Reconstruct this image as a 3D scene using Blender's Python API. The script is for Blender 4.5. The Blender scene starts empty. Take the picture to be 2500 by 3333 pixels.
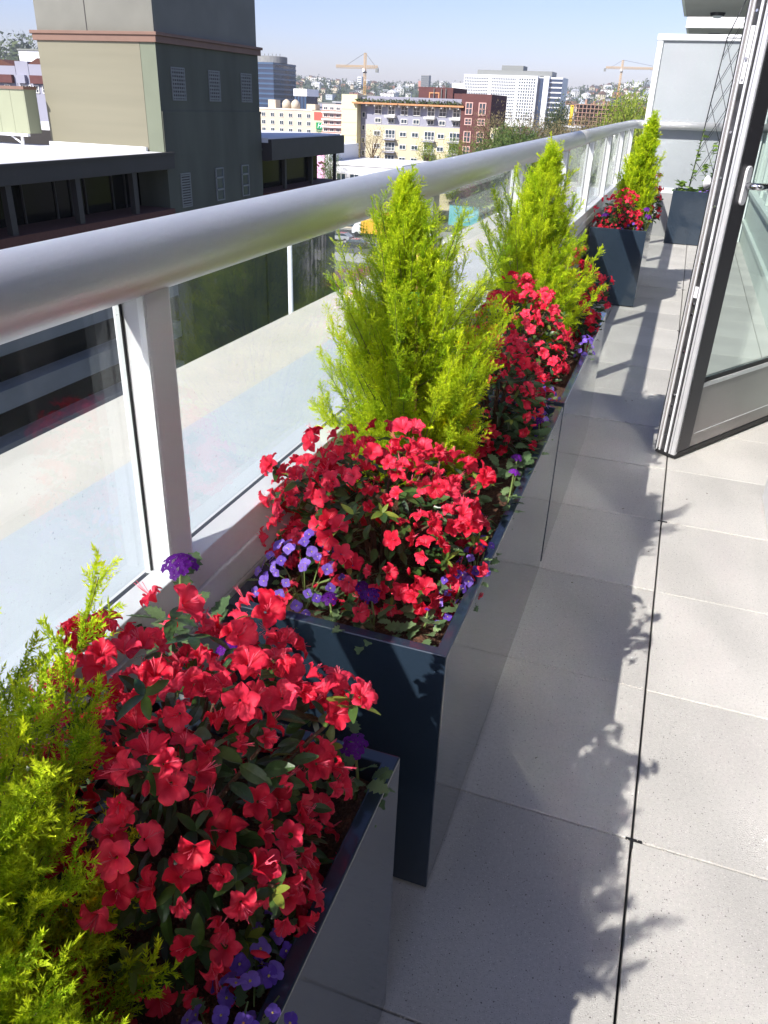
import bpy, math, random
import numpy as np
from mathutils import Vector, Matrix, Euler, Quaternion

random.seed(7)
scn = bpy.context.scene
COL = scn.collection
CAM_Z = 1.2087
HAZE = 0.00010

# ------------------------------------------------------------------ camera
cd = bpy.data.cameras.new("camera")
cd.sensor_fit = 'VERTICAL'
cd.sensor_height = 24.0
cd.sensor_width = 18.0
cd.lens = 18.379
cd.clip_start = 0.02
cd.clip_end = 12000
cam = bpy.data.objects.new("camera", cd)
COL.objects.link(cam)
_f, _cx, _cy = 2552.45, 1250.0, 1666.5
def _dir(u, v):
    return Vector((u - _cx, -(v - _cy), -_f)).normalized()
_Y = _dir(2276.0, 372.0)            # balcony direction in camera axes
_X = -_dir(-7200.0, 2.0)
_X = (_X - _Y * _X.dot(_Y)).normalized()
_Z = _X.cross(_Y)
cam.matrix_world = Matrix.Translation((0, 0, CAM_Z)) @ Matrix((_X, _Y, _Z)).to_4x4()
scn.camera = cam

# ------------------------------------------------------------------ sky and sun
SUN_EL = math.radians(39.0)
SUN_AZ = math.radians(25.5)         # from -Y towards -X
to_sun = Vector((-math.sin(SUN_AZ) * math.cos(SUN_EL), -math.cos(SUN_AZ) * math.cos(SUN_EL), math.sin(SUN_EL)))
world = bpy.data.worlds.new("World")
scn.world = world
world.use_nodes = True
wn = world.node_tree
bg = wn.nodes["Background"]
sky = wn.nodes.new("ShaderNodeTexSky")
sky.sky_type = 'NISHITA'
sky.sun_disc = False
sky.sun_elevation = SUN_EL
sky.sun_rotation = math.pi + SUN_AZ
sky.altitude = 60
sky.air_density = 1.0
sky.dust_density = 0.7
sky.ozone_density = 4.5
wb = wn.nodes.new("ShaderNodeVectorMath"); wb.operation = 'MULTIPLY'; wb.inputs[1].default_value = (1.02, 0.875, 1.03)   # camera white balance of the sky
wn.links.new(sky.outputs[0], wb.inputs[0])
wn.links.new(wb.outputs[0], bg.inputs[0])
bg.inputs[1].default_value = 0.11
sl = bpy.data.lights.new("sun", 'SUN')
sl.energy = 5.0
sl.angle = math.radians(0.53)
sl.color = (1.0, 0.965, 0.90)
sun = bpy.data.objects.new("sun", sl)
sun.rotation_euler = to_sun.to_track_quat('Z', 'Y').to_euler()
sun.location = (-3, -8, 12)
COL.objects.link(sun)
scn.view_settings.view_transform = 'Standard'
scn.view_settings.look = 'None'
scn.view_settings.gamma = 1.0
scn.view_settings.exposure = 0.6
scn.view_settings.use_curve_mapping = False
scn.cycles.use_denoising = True
scn.cycles.max_bounces = 10
scn.cycles.volume_bounces = 1
scn.cycles.transparent_max_bounces = 24
scn.cycles.glossy_bounces = 5
scn.cycles.diffuse_bounces = 4
scn.cycles.caustics_reflective = True      # sun bounced off the window wall lights the shaded pavers
scn.cycles.caustics_refractive = False
scn.cycles.blur_glossy = 0.0
scn.cycles.sample_clamp_indirect = 250.0

# ------------------------------------------------------------------ helpers
def lin(r, g=None, b=None):
    if g is None: r, g, b = r
    f = lambda c: (c / 255 / 12.92) if c / 255 <= 0.04045 else ((c / 255 + 0.055) / 1.055) ** 2.4
    return (f(r), f(g), f(b), 1.0)

def setin(node, name, val):
    if name in node.inputs: node.inputs[name].default_value = val

def mk(name, col, rough=0.6, var=0.12, scale=6.0, bump=0.0, bscale=None, metallic=0.0, ior=1.5, coat=0.0,
       coat_rough=0.05, fine=0.0, fscale=200.0, objvar=0.0, trans=0.0, coords='Object', stretch=None, rvar=0.0):
    """principled material whose colour is broken up by soft and fine noise"""
    m = bpy.data.materials.new(name); m.use_nodes = True
    nt = m.node_tree; N = nt.nodes; L = nt.links
    p = N["Principled BSDF"]
    if len(col) == 3: col = (*col, 1)
    setin(p, "Roughness", rough); setin(p, "Metallic", metallic); setin(p, "IOR", ior)
    setin(p, "Coat Weight", coat); setin(p, "Coat IOR", 1.9 if coat == 1.0 and ior > 1.6 else 1.5); setin(p, "Coat Roughness", coat_rough)
    tc = N.new("ShaderNodeTexCoord")
    src = tc.outputs[coords]
    if stretch:
        mp = N.new("ShaderNodeMapping"); mp.inputs['Scale'].default_value = stretch
        L.new(src, mp.inputs[0]); src = mp.outputs[0]
    n1 = N.new("ShaderNodeTexNoise"); n1.inputs['Scale'].default_value = scale; n1.inputs['Detail'].default_value = 5
    L.new(src, n1.inputs['Vector'])
    mr = N.new("ShaderNodeMapRange"); mr.inputs['From Min'].default_value = 0.3; mr.inputs['From Max'].default_value = 0.7
    mr.inputs['To Min'].default_value = 1 - var; mr.inputs['To Max'].default_value = 1 + var
    L.new(n1.outputs[0], mr.inputs[0])
    val = mr.outputs[0]
    if fine:
        n2 = N.new("ShaderNodeTexNoise"); n2.inputs['Scale'].default_value = fscale; n2.inputs['Detail'].default_value = 2
        L.new(src, n2.inputs['Vector'])
        m2 = N.new("ShaderNodeMapRange"); m2.inputs['From Min'].default_value = 0.3; m2.inputs['From Max'].default_value = 0.7
        m2.inputs['To Min'].default_value = 1 - fine; m2.inputs['To Max'].default_value = 1 + fine
        L.new(n2.outputs[0], m2.inputs[0])
        mu = N.new("ShaderNodeMath"); mu.operation = 'MULTIPLY'
        L.new(val, mu.inputs[0]); L.new(m2.outputs[0], mu.inputs[1]); val = mu.outputs[0]
    if objvar:
        oi = N.new("ShaderNodeObjectInfo")
        m3 = N.new("ShaderNodeMapRange"); m3.inputs['To Min'].default_value = 1 - objvar; m3.inputs['To Max'].default_value = 1 + objvar
        L.new(oi.outputs['Random'], m3.inputs[0])
        mu = N.new("ShaderNodeMath"); mu.operation = 'MULTIPLY'
        L.new(val, mu.inputs[0]); L.new(m3.outputs[0], mu.inputs[1]); val = mu.outputs[0]
    vm = N.new("ShaderNodeVectorMath"); vm.operation = 'SCALE'
    vm.inputs[0].default_value = col[:3]
    L.new(val, vm.inputs['Scale'])
    L.new(vm.outputs[0], p.inputs['Base Color'])
    if rvar:
        m4 = N.new("ShaderNodeMapRange"); m4.inputs['To Min'].default_value = max(0.02, rough - rvar); m4.inputs['To Max'].default_value = rough + rvar
        L.new(n1.outputs[0], m4.inputs[0]); L.new(m4.outputs[0], p.inputs['Roughness'])
    if bump:
        nb = N.new("ShaderNodeTexNoise"); nb.inputs['Scale'].default_value = bscale or scale * 8; nb.inputs['Detail'].default_value = 4
        L.new(src, nb.inputs['Vector'])
        bp = N.new("ShaderNodeBump"); bp.inputs['Strength'].default_value = bump; bp.inputs['Distance'].default_value = 0.01
        L.new(nb.outputs[0], bp.inputs['Height']); L.new(bp.outputs[0], p.inputs['Normal'])
    if trans:
        tr = N.new("ShaderNodeBsdfTranslucent"); L.new(vm.outputs[0], tr.inputs[0])
        mx = N.new("ShaderNodeMixShader"); mx.inputs[0].default_value = trans
        L.new(p.outputs[0], mx.inputs[1]); L.new(tr.outputs[0], mx.inputs[2])
        L.new(mx.outputs[0], N["Material Output"].inputs[0])
    return m

def glass_mat(name, tint, refl_rough=0.0, boost=1.0, ior=1.5, dirt=0.0):
    """clear pane: fresnel reflection over tinted see-through"""
    m = bpy.data.materials.new(name); m.use_nodes = True
    nt = m.node_tree; N = nt.nodes; L = nt.links
    N.remove(N["Principled BSDF"])
    t = N.new("ShaderNodeBsdfTransparent"); t.inputs[0].default_value = (*tint, 1)
    g = N.new("ShaderNodeBsdfGlossy"); g.inputs['Roughness'].default_value = refl_rough
    fr = N.new("ShaderNodeFresnel"); fr.inputs[0].default_value = ior
    ge = N.new("ShaderNodeNewGeometry")      # same reflectance on both faces of the pane
    mi = N.new("ShaderNodeMix"); mi.data_type = 'FLOAT'; mi.inputs['A'].default_value = ior; mi.inputs['B'].default_value = 1.0 / ior
    L.new(ge.outputs['Backfacing'], mi.inputs['Factor']); L.new(mi.outputs['Result'], fr.inputs[0])
    mu = N.new("ShaderNodeMath"); mu.operation = 'MULTIPLY'; mu.inputs[1].default_value = boost; mu.use_clamp = True
    L.new(fr.outputs[0], mu.inputs[0])
    mx = N.new("ShaderNodeMixShader")
    L.new(mu.outputs[0], mx.inputs[0]); L.new(t.outputs[0], mx.inputs[1]); L.new(g.outputs[0], mx.inputs[2])
    out = mx.outputs[0]
    if dirt:
        d = N.new("ShaderNodeBsdfDiffuse"); d.inputs[0].default_value = (0.6, 0.62, 0.6, 1)
        tc = N.new("ShaderNodeTexCoord"); nz = N.new("ShaderNodeTexNoise"); nz.inputs['Scale'].default_value = 9; nz.inputs['Detail'].default_value = 6
        L.new(tc.outputs['Object'], nz.inputs['Vector'])
        nv = N.new("ShaderNodeTexNoise"); nv.inputs['Scale'].default_value = 260; nv.inputs['Detail'].default_value = 1
        L.new(tc.outputs['Object'], nv.inputs['Vector'])
        r1 = N.new("ShaderNodeMapRange"); r1.inputs['From Min'].default_value = 0.35; r1.inputs['From Max'].default_value = 0.75; r1.inputs['To Max'].default_value = dirt
        L.new(nz.outputs[0], r1.inputs[0])
        r2 = N.new("ShaderNodeMapRange"); r2.inputs['From Min'].default_value = 0.72; r2.inputs['From Max'].default_value = 0.80; r2.inputs['To Max'].default_value = 0.25
        L.new(nv.outputs[0], r2.inputs[0])
        ad = N.new("ShaderNodeMath"); ad.operation = 'ADD'; ad.use_clamp = True
        L.new(r1.outputs[0], ad.inputs[0]); L.new(r2.outputs[0], ad.inputs[1])
        m2 = N.new("ShaderNodeMixShader")
        L.new(ad.outputs[0], m2.inputs[0]); L.new(out, m2.inputs[1]); L.new(d.outputs[0], m2.inputs[2]); out = m2.outputs[0]
    L.new(out, N["Material Output"].inputs[0])
    return m

def leaf_mat(name, dark, light, rough=0.45, trans=0.35, attr=None, objrand=True, spec=0.4):
    """foliage or petal: colour varies from leaf to leaf, light passes through"""
    m = bpy.data.materials.new(name); m.use_nodes = True
    nt = m.node_tree; N = nt.nodes; L = nt.links
    p = N["Principled BSDF"]; setin(p, "Roughness", rough); setin(p, "Specular IOR Level", spec)
    mix = N.new("ShaderNodeMix"); mix.data_type = 'RGBA'
    mix.inputs['A'].default_value = (*dark[:3], 1); mix.inputs['B'].default_value = (*light[:3], 1)
    if attr:
        at = N.new("ShaderNodeAttribute"); at.attribute_name = attr; L.new(at.outputs['Fac'], mix.inputs['Factor'])
    else:
        oi = N.new("ShaderNodeObjectInfo"); L.new(oi.outputs['Random'], mix.inputs['Factor'])
    cres = mix.outputs['Result']
    tc = N.new("ShaderNodeTexCoord"); nz = N.new("ShaderNodeTexNoise"); nz.inputs['Scale'].default_value = 60
    L.new(tc.outputs['Object'], nz.inputs['Vector'])
    mr = N.new("ShaderNodeMapRange"); mr.inputs['To Min'].default_value = 0.8; mr.inputs['To Max'].default_value = 1.2
    L.new(nz.outputs[0], mr.inputs[0])
    vm = N.new("ShaderNodeVectorMath"); vm.operation = 'SCALE'
    L.new(cres, vm.inputs[0]); L.new(mr.outputs[0], vm.inputs['Scale'])
    L.new(vm.outputs[0], p.inputs['Base Color'])
    tr = N.new("ShaderNodeBsdfTranslucent"); L.new(vm.outputs[0], tr.inputs[0])
    mx = N.new("ShaderNodeMixShader"); mx.inputs[0].default_value = trans
    L.new(p.outputs[0], mx.inputs[1]); L.new(tr.outputs[0], mx.inputs[2])
    L.new(mx.outputs[0], N["Material Output"].inputs[0])
    return m

def wloc(o):
    v = Vector((0, 0, 0))
    while o is not None:
        v += o.location; o = o.parent
    return v

class MB:
    """collects shapes and links them as one mesh object"""
    def __init__(s): s.v = []; s.f = []
    def add(s, vs, fs):
        b = len(s.v); s.v += [tuple(q) for q in vs]; s.f += [tuple(b + i for i in f) for f in fs]; return s
    def box(s, x0, x1, y0, y1, z0, z1):
        return s.add([(x0, y0, z0), (x1, y0, z0), (x1, y1, z0), (x0, y1, z0), (x0, y0, z1), (x1, y0, z1), (x1, y1, z1), (x0, y1, z1)],
                     [(3, 2, 1, 0), (4, 5, 6, 7), (0, 1, 5, 4), (1, 2, 6, 5), (2, 3, 7, 6), (3, 0, 4, 7)])
    def tube(s, pts, r, n=8, caps=True):
        pts = [Vector(p) for p in pts]
        rs = r if isinstance(r, (list, tuple)) else [r] * len(pts)
        rings = []; up = None
        for i, p in enumerate(pts):
            d = (pts[min(i + 1, len(pts) - 1)] - pts[max(i - 1, 0)]).normalized()
            if up is None: up = Vector((0, 0, 1)) if abs(d.z) < 0.9 else Vector((1, 0, 0))
            a = (up - d * up.dot(d)).normalized(); b = d.cross(a); up = a
            rings.append([p + (a * math.cos(2 * math.pi * k / n) + b * math.sin(2 * math.pi * k / n)) * rs[i] for k in range(n)])
        vs = [q for R in rings for q in R]; fs = []
        for i in range(len(pts) - 1):
            for k in range(n):
                fs.append((i * n + k, i * n + (k + 1) % n, (i + 1) * n + (k + 1) % n, (i + 1) * n + k))
        if caps:
            fs.append(tuple(range(n - 1, -1, -1))); fs.append(tuple((len(pts) - 1) * n + k for k in range(n)))
        return s.add(vs, fs)
    def prism(s, poly, axis, a, b):
        """extrude a 2-D polygon along an axis from a to b"""
        n = len(poly)
        def P(q, t):
            return {'x': (t, q[0], q[1]), 'y': (q[0], t, q[1]), 'z': (q[0], q[1], t)}[axis]
        return s.add([P(q, a) for q in poly] + [P(q, b) for q in poly],
                     [tuple(range(n)), tuple(range(2 * n - 1, n - 1, -1))] + [(i, i + n, (i + 1) % n + n, (i + 1) % n) for i in range(n)])
    def mesh(s, name):
        me = bpy.data.meshes.new(name); me.from_pydata(s.v, [], s.f)
        return me
    def build(s, name, mat, parent=None, smooth=False, bevel=0.0, local=False, seg=2):
        if parent is not None and not local:
            w = wloc(parent); s.v = [(a - w.x, b - w.y, c - w.z) for a, b, c in s.v]
        me = s.mesh(name)
        me.materials.append(mat)
        import bmesh
        bm = bmesh.new(); bm.from_mesh(me); bmesh.ops.recalc_face_normals(bm, faces=bm.faces); bm.to_mesh(me); bm.free()
        if smooth: me.polygons.foreach_set('use_smooth', [True] * len(me.polygons))
        o = bpy.data.objects.new(name, me); COL.objects.link(o)
        if parent is not None: o.parent = parent
        if bevel:
            bv = o.modifiers.new('bevel', 'BEVEL'); bv.width = bevel; bv.segments = seg; bv.limit_method = 'ANGLE'
            bv.harden_normals = False
        return o

def tag(o, label=None, cat=None, group=None, kind=None):
    if label: o['label'] = label
    if cat: o['category'] = cat
    if group: o['group'] = group
    if kind: o['kind'] = kind
    return o

def thing(name, loc, label, cat, group=None):
    o = bpy.data.objects.new(name, None); COL.objects.link(o); o.location = loc
    o.empty_display_size = 0.1
    return tag(o, label, cat, group)

def inst(name, me, parent, loc, rot=None, scale=1.0):
    """a part that shares mesh data; loc is local to the parent"""
    o = bpy.data.objects.new(name, me); COL.objects.link(o); o.parent = parent
    o.location = loc
    if rot is not None:
        o.rotation_mode = 'QUATERNION'; o.rotation_quaternion = rot
    o.scale = (scale,) * 3 if not hasattr(scale, '__len__') else scale
    return o

def tri_mesh(name, tris, tint=None, mat=None):
    """fast mesh from an (n,3,3) array of triangles"""
    tris = np.asarray(tris, dtype=np.float32); n = len(tris)
    me = bpy.data.meshes.new(name)
    me.vertices.add(n * 3); me.vertices.foreach_set('co', tris.reshape(-1))
    me.loops.add(n * 3); me.loops.foreach_set('vertex_index', np.arange(n * 3, dtype=np.int32))
    me.polygons.add(n)
    me.polygons.foreach_set('loop_start', np.arange(0, n * 3, 3, dtype=np.int32))
    try: me.polygons.foreach_set('loop_total', np.full(n, 3, dtype=np.int32))
    except Exception: pass
    if tint is not None:
        a = me.attributes.new('tint', 'FLOAT', 'POINT'); a.data.foreach_set('value', np.repeat(np.asarray(tint, dtype=np.float32), 3))
    me.update(calc_edges=True)
    if mat: me.materials.append(mat)
    return me

# ------------------------------------------------------------------ materials
M = {}
M['paver'] = None
M['slab'] = mk('dark slab', lin(52, 50, 48), 0.9)
M['alu'] = mk('brushed aluminium', lin(206, 207, 209), 0.42, var=0.06, scale=3, metallic=0.58, bump=0.05, bscale=500, stretch=(1, 0.06, 1), rvar=0.05)
M['alu_paint'] = mk('silver paint', lin(208, 208, 210), 0.45, var=0.05, scale=4, metallic=0.05)
M['gasket'] = mk('black rubber', lin(22, 22, 24), 0.6)
M['planter'] = mk('slate blue lacquer', lin(33, 46, 60), 0.5, var=0.08, scale=3, ior=1.3, fine=0.04, fscale=300)
def lacquer(m):
    # clear gloss coat: weak straight on, strong at grazing angles
    nt = m.node_tree; N = nt.nodes; L = nt.links
    g = N.new("ShaderNodeBsdfGlossy"); g.inputs['Roughness'].default_value = 0.07; g.inputs[0].default_value = (0.96, 0.96, 0.95, 1)
    fr = N.new("ShaderNodeFresnel"); fr.inputs[0].default_value = 1.5
    mu = N.new("ShaderNodeMath"); mu.operation = 'MULTIPLY'; mu.inputs[1].default_value = 1.3; mu.use_clamp = True
    L.new(fr.outputs[0], mu.inputs[0])
    tc = N.new("ShaderNodeTexCoord"); mp = N.new("ShaderNodeMapping"); mp.inputs['Scale'].default_value = (6, 6, 1.6); L.new(tc.outputs['Object'], mp.inputs[0])
    nz = N.new("ShaderNodeTexNoise"); nz.inputs['Scale'].default_value = 3.0; nz.inputs['Detail'].default_value = 7; L.new(mp.outputs[0], nz.inputs['Vector'])
    mr = N.new("ShaderNodeMapRange"); mr.inputs['From Min'].default_value = 0.35; mr.inputs['From Max'].default_value = 0.75; mr.inputs['To Min'].default_value = 0.045; mr.inputs['To Max'].default_value = 0.17
    L.new(nz.outputs[0], mr.inputs[0]); L.new(mr.outputs[0], g.inputs['Roughness'])
    mx = N.new("ShaderNodeMixShader"); L.new(mu.outputs[0], mx.inputs[0])
    L.new(N["Principled BSDF"].outputs[0], mx.inputs[1]); L.new(g.outputs[0], mx.inputs[2]); L.new(mx.outputs[0], N["Material Output"].inputs[0])
lacquer(M['planter'])
M['soil'] = mk('potting soil', lin(74, 46, 30), 0.95, var=0.35, scale=30, bump=1.0, bscale=120, fine=0.4, fscale=260)
M['ledge'] = mk('cream coated concrete', lin(192, 188, 178), 0.75, var=0.10, scale=1.6, bump=0.1, bscale=60)
M['sheet'] = mk('pale blue membrane', lin(178, 184, 188), 0.6, var=0.06, scale=1.6)
M['curb'] = mk('grey curb', lin(150, 150, 150), 0.75, var=0.08, scale=5, bump=0.1)
M['glass'] = glass_mat('railing glass', (0.965, 0.985, 0.975), 0.0, 0.85, 1.52, dirt=0.025)
M['door_glass'] = glass_mat('door glass', (0.87, 0.925, 0.905), 0.0, 1.2, 1.52)
M['white'] = mk('white paint', lin(236, 236, 236), 0.5, var=0.03)
M['white_metal'] = mk('white enamel', lin(228, 230, 232), 0.3, var=0.03, metallic=0.1)
M['black_metal'] = mk('black wire', lin(24, 26, 30), 0.5)
M['chrome'] = mk('polished steel', lin(205, 205, 208), 0.18, var=0.03, metallic=1.0)
M['dark_metal'] = mk('dark grey metal', lin(66, 66, 70), 0.45, metallic=0.4)

# ------------------------------------------------------------------ balcony floor
def paver_material():
    m = mk('concrete paver', lin(177, 174, 169), 0.82, var=0.10, scale=2.6, bump=0.25, bscale=420, fine=0.06, fscale=150, objvar=0.08)
    nt = m.node_tree; N = nt.nodes; L = nt.links; p = N["Principled BSDF"]
    src = p.inputs['Base Color'].links[0].from_socket
    tc = N.new("ShaderNodeTexCoord")
    def specks(scale, thr, colr, prev, off):
        mp = N.new("ShaderNodeMapping"); mp.inputs['Location'].default_value = (off, off * 2, 0)
        L.new(tc.outputs['Object'], mp.inputs[0])
        vo = N.new("ShaderNodeTexVoronoi"); vo.inputs['Scale'].default_value = scale
        L.new(mp.outputs[0], vo.inputs['Vector'])
        sp = N.new("ShaderNodeSeparateColor"); L.new(vo.outputs['Color'], sp.inputs[0])
        mu = N.new("ShaderNodeMath"); mu.operation = 'MULTIPLY_ADD'; mu.inputs[1].default_value = -0.28; mu.inputs[2].default_value = 0.33
        L.new(sp.outputs[0], mu.inputs[0])
        lt = N.new("ShaderNodeMath"); lt.operation = 'LESS_THAN'
        L.new(vo.outputs['Distance'], lt.inputs[0]); L.new(mu.outputs[0], lt.inputs[1])
        g = N.new("ShaderNodeMath"); g.operation = 'GREATER_THAN'; g.inputs[1].default_value = thr
        L.new(sp.outputs[1], g.inputs[0])
        a = N.new("ShaderNodeMath"); a.operation = 'MULTIPLY'; L.new(lt.outputs[0], a.inputs[0]); L.new(g.outputs[0], a.inputs[1])
        mx = N.new("ShaderNodeMix"); mx.data_type = 'RGBA'; mx.inputs['B'].default_value = colr
        L.new(a.outputs[0], mx.inputs['Factor']); L.new(prev, mx.inputs['A'])
        return mx.outputs['Result']
    c = specks(420, 0.5, lin(128, 124, 121), src, 0.3)
    c = specks(240, 0.86, lin(96, 92, 90), c, 1.7)
    c = specks(360, 0.72, lin(206, 202, 198), c, 3.1)
    L.new(c, p.inputs['Base Color'])
    return m
M['paver'] = paver_material()

slab = MB().box(-0.68, 0.70, -1.6, 9.75, -0.22, -0.052).build('balcony_floor', M['slab'])
tag(slab, kind='structure')
xs = [-0.7805, -0.3235, 0.1335, 0.5905, 0.69]
y0 = 1.129 - 0.457 * 6
pav_cache = {}
for r in range(26):
    for c in range(4):
        xa, xb = xs[c], xs[c + 1]
        if c == 0: xa = -0.57
        ya = y0 + r * 0.457; yb = ya + 0.457
        if ya > 9.7: continue
        yb = min(yb, 9.72)
        wx = xb - xa - 0.0048; wy = yb - ya - 0.0028
        key = (round(wx, 4), round(wy, 4))
        if key not in pav_cache:
            o = MB().box(-wx / 2, wx / 2, -wy / 2, wy / 2, -0.045, 0.0).build('paver', M['paver'], bevel=0.0022)
            pav_cache[key] = o.data; o.parent = slab; p = o
        else:
            p = inst('paver', pav_cache[key], slab, (0, 0, 0))
            bv = p.modifiers.new('bevel', 'BEVEL'); bv.width = 0.0022; bv.segments = 2; bv.limit_method = 'ANGLE'
        p.location = ((xa + xb) / 2, (ya + yb) / 2, -random.uniform(0, 0.0016))
        p.rotation_mode = 'XYZ'
        p.rotation_euler = (random.uniform(-1, 1) * 0.0016, random.uniform(-1, 1) * 0.0016, random.uniform(-1, 1) * 0.0015)
# black spacers where the joints cross
for k in (0, 3, 6, 9, 12):
    yy = 1.129 + 0.457 * k
    b = MB().box(0.1335 - 0.012, 0.1335 + 0.018, yy - 0.0026, yy + 0.0026, -0.03, 0.0015)
    b.box(0.1335 - 0.0022, 0.1335 + 0.0022, yy - 0.02, yy - 0.0027, -0.03, 0.001)
    b.build('spacer', M['gasket'], slab)
# sand and grit along the joints
gr = []
rg = np.random.default_rng(5)
for k in range(20):
    yy = y0 + k * 0.457
    for q in range(190):
        x = rg.uniform(-0.2, 0.6); s = rg.uniform(0.0008, 0.0022); y = yy + rg.normal(0, 0.0032)
        a = rg.uniform(0, 6.28); c, d = math.cos(a) * s, math.sin(a) * s
        P = [(x + c, y + d, 0.0006), (x - d, y + c, 0.0006), (x - c, y - d, 0.0006), (x, y, 0.0006 + s)]
        gr += [[P[0], P[1], P[3]], [P[1], P[2], P[3]], [P[2], P[0], P[3]]]
go = bpy.data.objects.new('grit', tri_mesh('grit', gr, mat=mk('pale grit', lin(196, 190, 180), 0.9, objvar=0.0)))
COL.objects.link(go); go.parent = slab; tag(go, kind='stuff')
# a few dry leaves and specks on the floor
tw = MB()
for q in range(16):
    x, y = random.uniform(-0.1, 0.55), random.uniform(1.2, 4.2); a = random.uniform(0, 3)
    l = random.uniform(0.003, 0.010)
    tw.tube([(x, y, 0.0015), (x + math.cos(a) * l, y + math.sin(a) * l, 0.002)], [0.0012, 0.0004], 5)
t = tw.build('plant_debris', mk('dry debris', lin(80, 66, 50), 0.9), slab); tag(t, kind='stuff')

# ------------------------------------------------------------------ ledge outside the glass
lg = MB().box(-2.03, -0.645, -4.0, 14.0, -0.25, 0.10).build('outer_ledge', M['ledge'], bevel=0.008)
tag(lg, kind='structure')
MB().box(-1.59, -0.70, -4.0, 14.0, 0.097, 0.1045).build('ledge_strip', M['sheet'], lg)  # thin pale blue strip laid over the inner part of the ledge

# ------------------------------------------------------------------ railing
def RX(y): return -0.607 - 0.003 * (y - 1)
def RZ(y): return 1.031 + 0.0075 * (y - 1)
Y_END = 9.56
rail = thing('balcony_railing', (-0.607, 0, 0), 'glass balcony railing with thick round aluminium handrail and posts', 'railing')
RR = 0.0415
seam = 5.0
def rail_piece(a, b, n=10):
    return [(RX(a + (b - a) * i / n), a + (b - a) * i / n, RZ(a + (b - a) * i / n)) for i in range(n + 1)]
MB().tube(rail_piece(-1.6, seam), RR, 40).build('handrail', M['alu'], rail, smooth=True)
MB().tube(rail_piece(seam, seam + 0.004, 1), RR - 0.0012, 40).build('handrail_joint', M['dark_metal'], rail, smooth=True)
corner = rail_piece(seam + 0.004, Y_END - 0.12)
cx, cz = RX(Y_END), RZ(Y_END)
for i in range(1, 9):
    t = i / 8 * math.pi / 2
    corner.append((cx + 0.12 - 0.12 * math.cos(t), Y_END - 0.12 + 0.12 * math.sin(t), cz))
corner.append((0.68, Y_END, cz + 0.008))
MB().tube(corner, RR * 0.98, 40).build('handrail', M['alu'], rail, smooth=True)
posts = [-0.409 + 1.234 * k for k in range(9)]
for y in posts:
    x1 = RX(y) + 0.022; x0 = x1 - 0.05
    b = MB().box(x0, x1, y - 0.0225, y + 0.0265, 0.585, RZ(y) - RR * 0.72)
    o = b.build('post', M['alu_paint'], rail, bevel=0.0015)
    for ya, yb in ((y - 0.0262, y - 0.0226), (y + 0.0266, y + 0.0302)):
        MB().box(x1 - 0.0105, x1 - 0.001, ya, yb, 0.599, RZ(y) - RR * 0.8).build('glazing_bead', M['white_metal'], o, bevel=0.0008)
        MB().box(x0 + 0.0125, x0 + 0.0150, ya, yb, 0.599, RZ(y) - RR * 0.8).build('glazing_bead', M['gasket'], o, bevel=0.0005)
ys = [-1.6] + posts
for a, b in zip(ys[:-1], ys[1:]):
    xa = (RX(a) + RX(b)) / 2
    g0, g1 = a + 0.0268, b - 0.0228
    m = MB()
    pa, pb = RX(g0) - 0.021, RX(g1) - 0.021
    m.add([(pa - 0.004, g0, 0.592), (pa + 0.004, g0, 0.592), (pb + 0.004, g1, 0.592), (pb - 0.004, g1, 0.592),
           (pa - 0.004, g0, RZ(g0) - RR * 0.8), (pa + 0.004, g0, RZ(g0) - RR * 0.8), (pb + 0.004, g1, RZ(g1) - RR * 0.8), (pb - 0.004, g1, RZ(g1) - RR * 0.8)],
          [(3, 2, 1, 0), (4, 5, 6, 7), (0, 1, 5, 4), (1, 2, 6, 5), (2, 3, 7, 6), (3, 0, 4, 7)])
    m.build('glass_pane', M['glass'], rail)
def strip(x0, x1, z0, z1, name, mat, bev=0.002):
    b = MB(); a, c = -1.6, Y_END + 0.03
    da, dc = RX(a) + 0.607, RX(c) + 0.607
    b.add([(x0 + da, a, z0), (x1 + da, a, z0), (x1 + dc, c, z0), (x0 + dc, c, z0), (x0 + da, a, z1), (x1 + da, a, z1), (x1 + dc, c, z1), (x0 + dc, c, z1)],
          [(3, 2, 1, 0), (4, 5, 6, 7), (0, 1, 5, 4), (1, 2, 6, 5), (2, 3, 7, 6), (3, 0, 4, 7)])
    return b.build(name, mat, rail, bevel=bev)
strip(-0.645, -0.635, 0.5455, 0.587, 'bottom_rail', M['alu_paint'])
strip(-0.6213, -0.581, 0.5455, 0.598, 'bottom_rail', M['alu_paint'])
strip(-0.6348, -0.6215, 0.5455, 0.5912, 'gasket', M['gasket'], 0)
strip(-0.645, -0.576, 0.495, 0.545, 'bottom_rail', M['alu_paint'])
cb = strip(-0.645, -0.572, -0.2, 0.494, 'curb', M['curb'])

# ------------------------------------------------------------------ planters
PX0, PX1, PH = -0.556, -0.1965, 0.506
def soil_mesh(name, x0, x1, y0, y1, z, parent, seed):
    nx, ny = 24, max(24, int((y1 - y0) / 0.016))
    rg = np.random.default_rng(seed)
    ph = rg.uniform(0, 6, 8)
    m = MB(); vs = []; fs = []
    for j in range(ny + 1):
        for i in range(nx + 1):
            x = x0 + (x1 - x0) * i / nx; y = y0 + (y1 - y0) * j / ny
            h = 0.010 * math.sin(x * 23 + ph[0]) * math.sin(y * 19 + ph[1]) + 0.006 * math.sin(x * 61 + ph[2] + y * 33) + 0.0045 * rg.uniform(-1, 1)
            vs.append((x, y, z + h))
    for j in range(ny):
        for i in range(nx):
            a = j * (nx + 1) + i; fs.append((a, a + 1, a + nx + 2, a + nx + 1))
    m.add(vs, fs)
    return m.build(name, M['soil'], parent, smooth=True)
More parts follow.
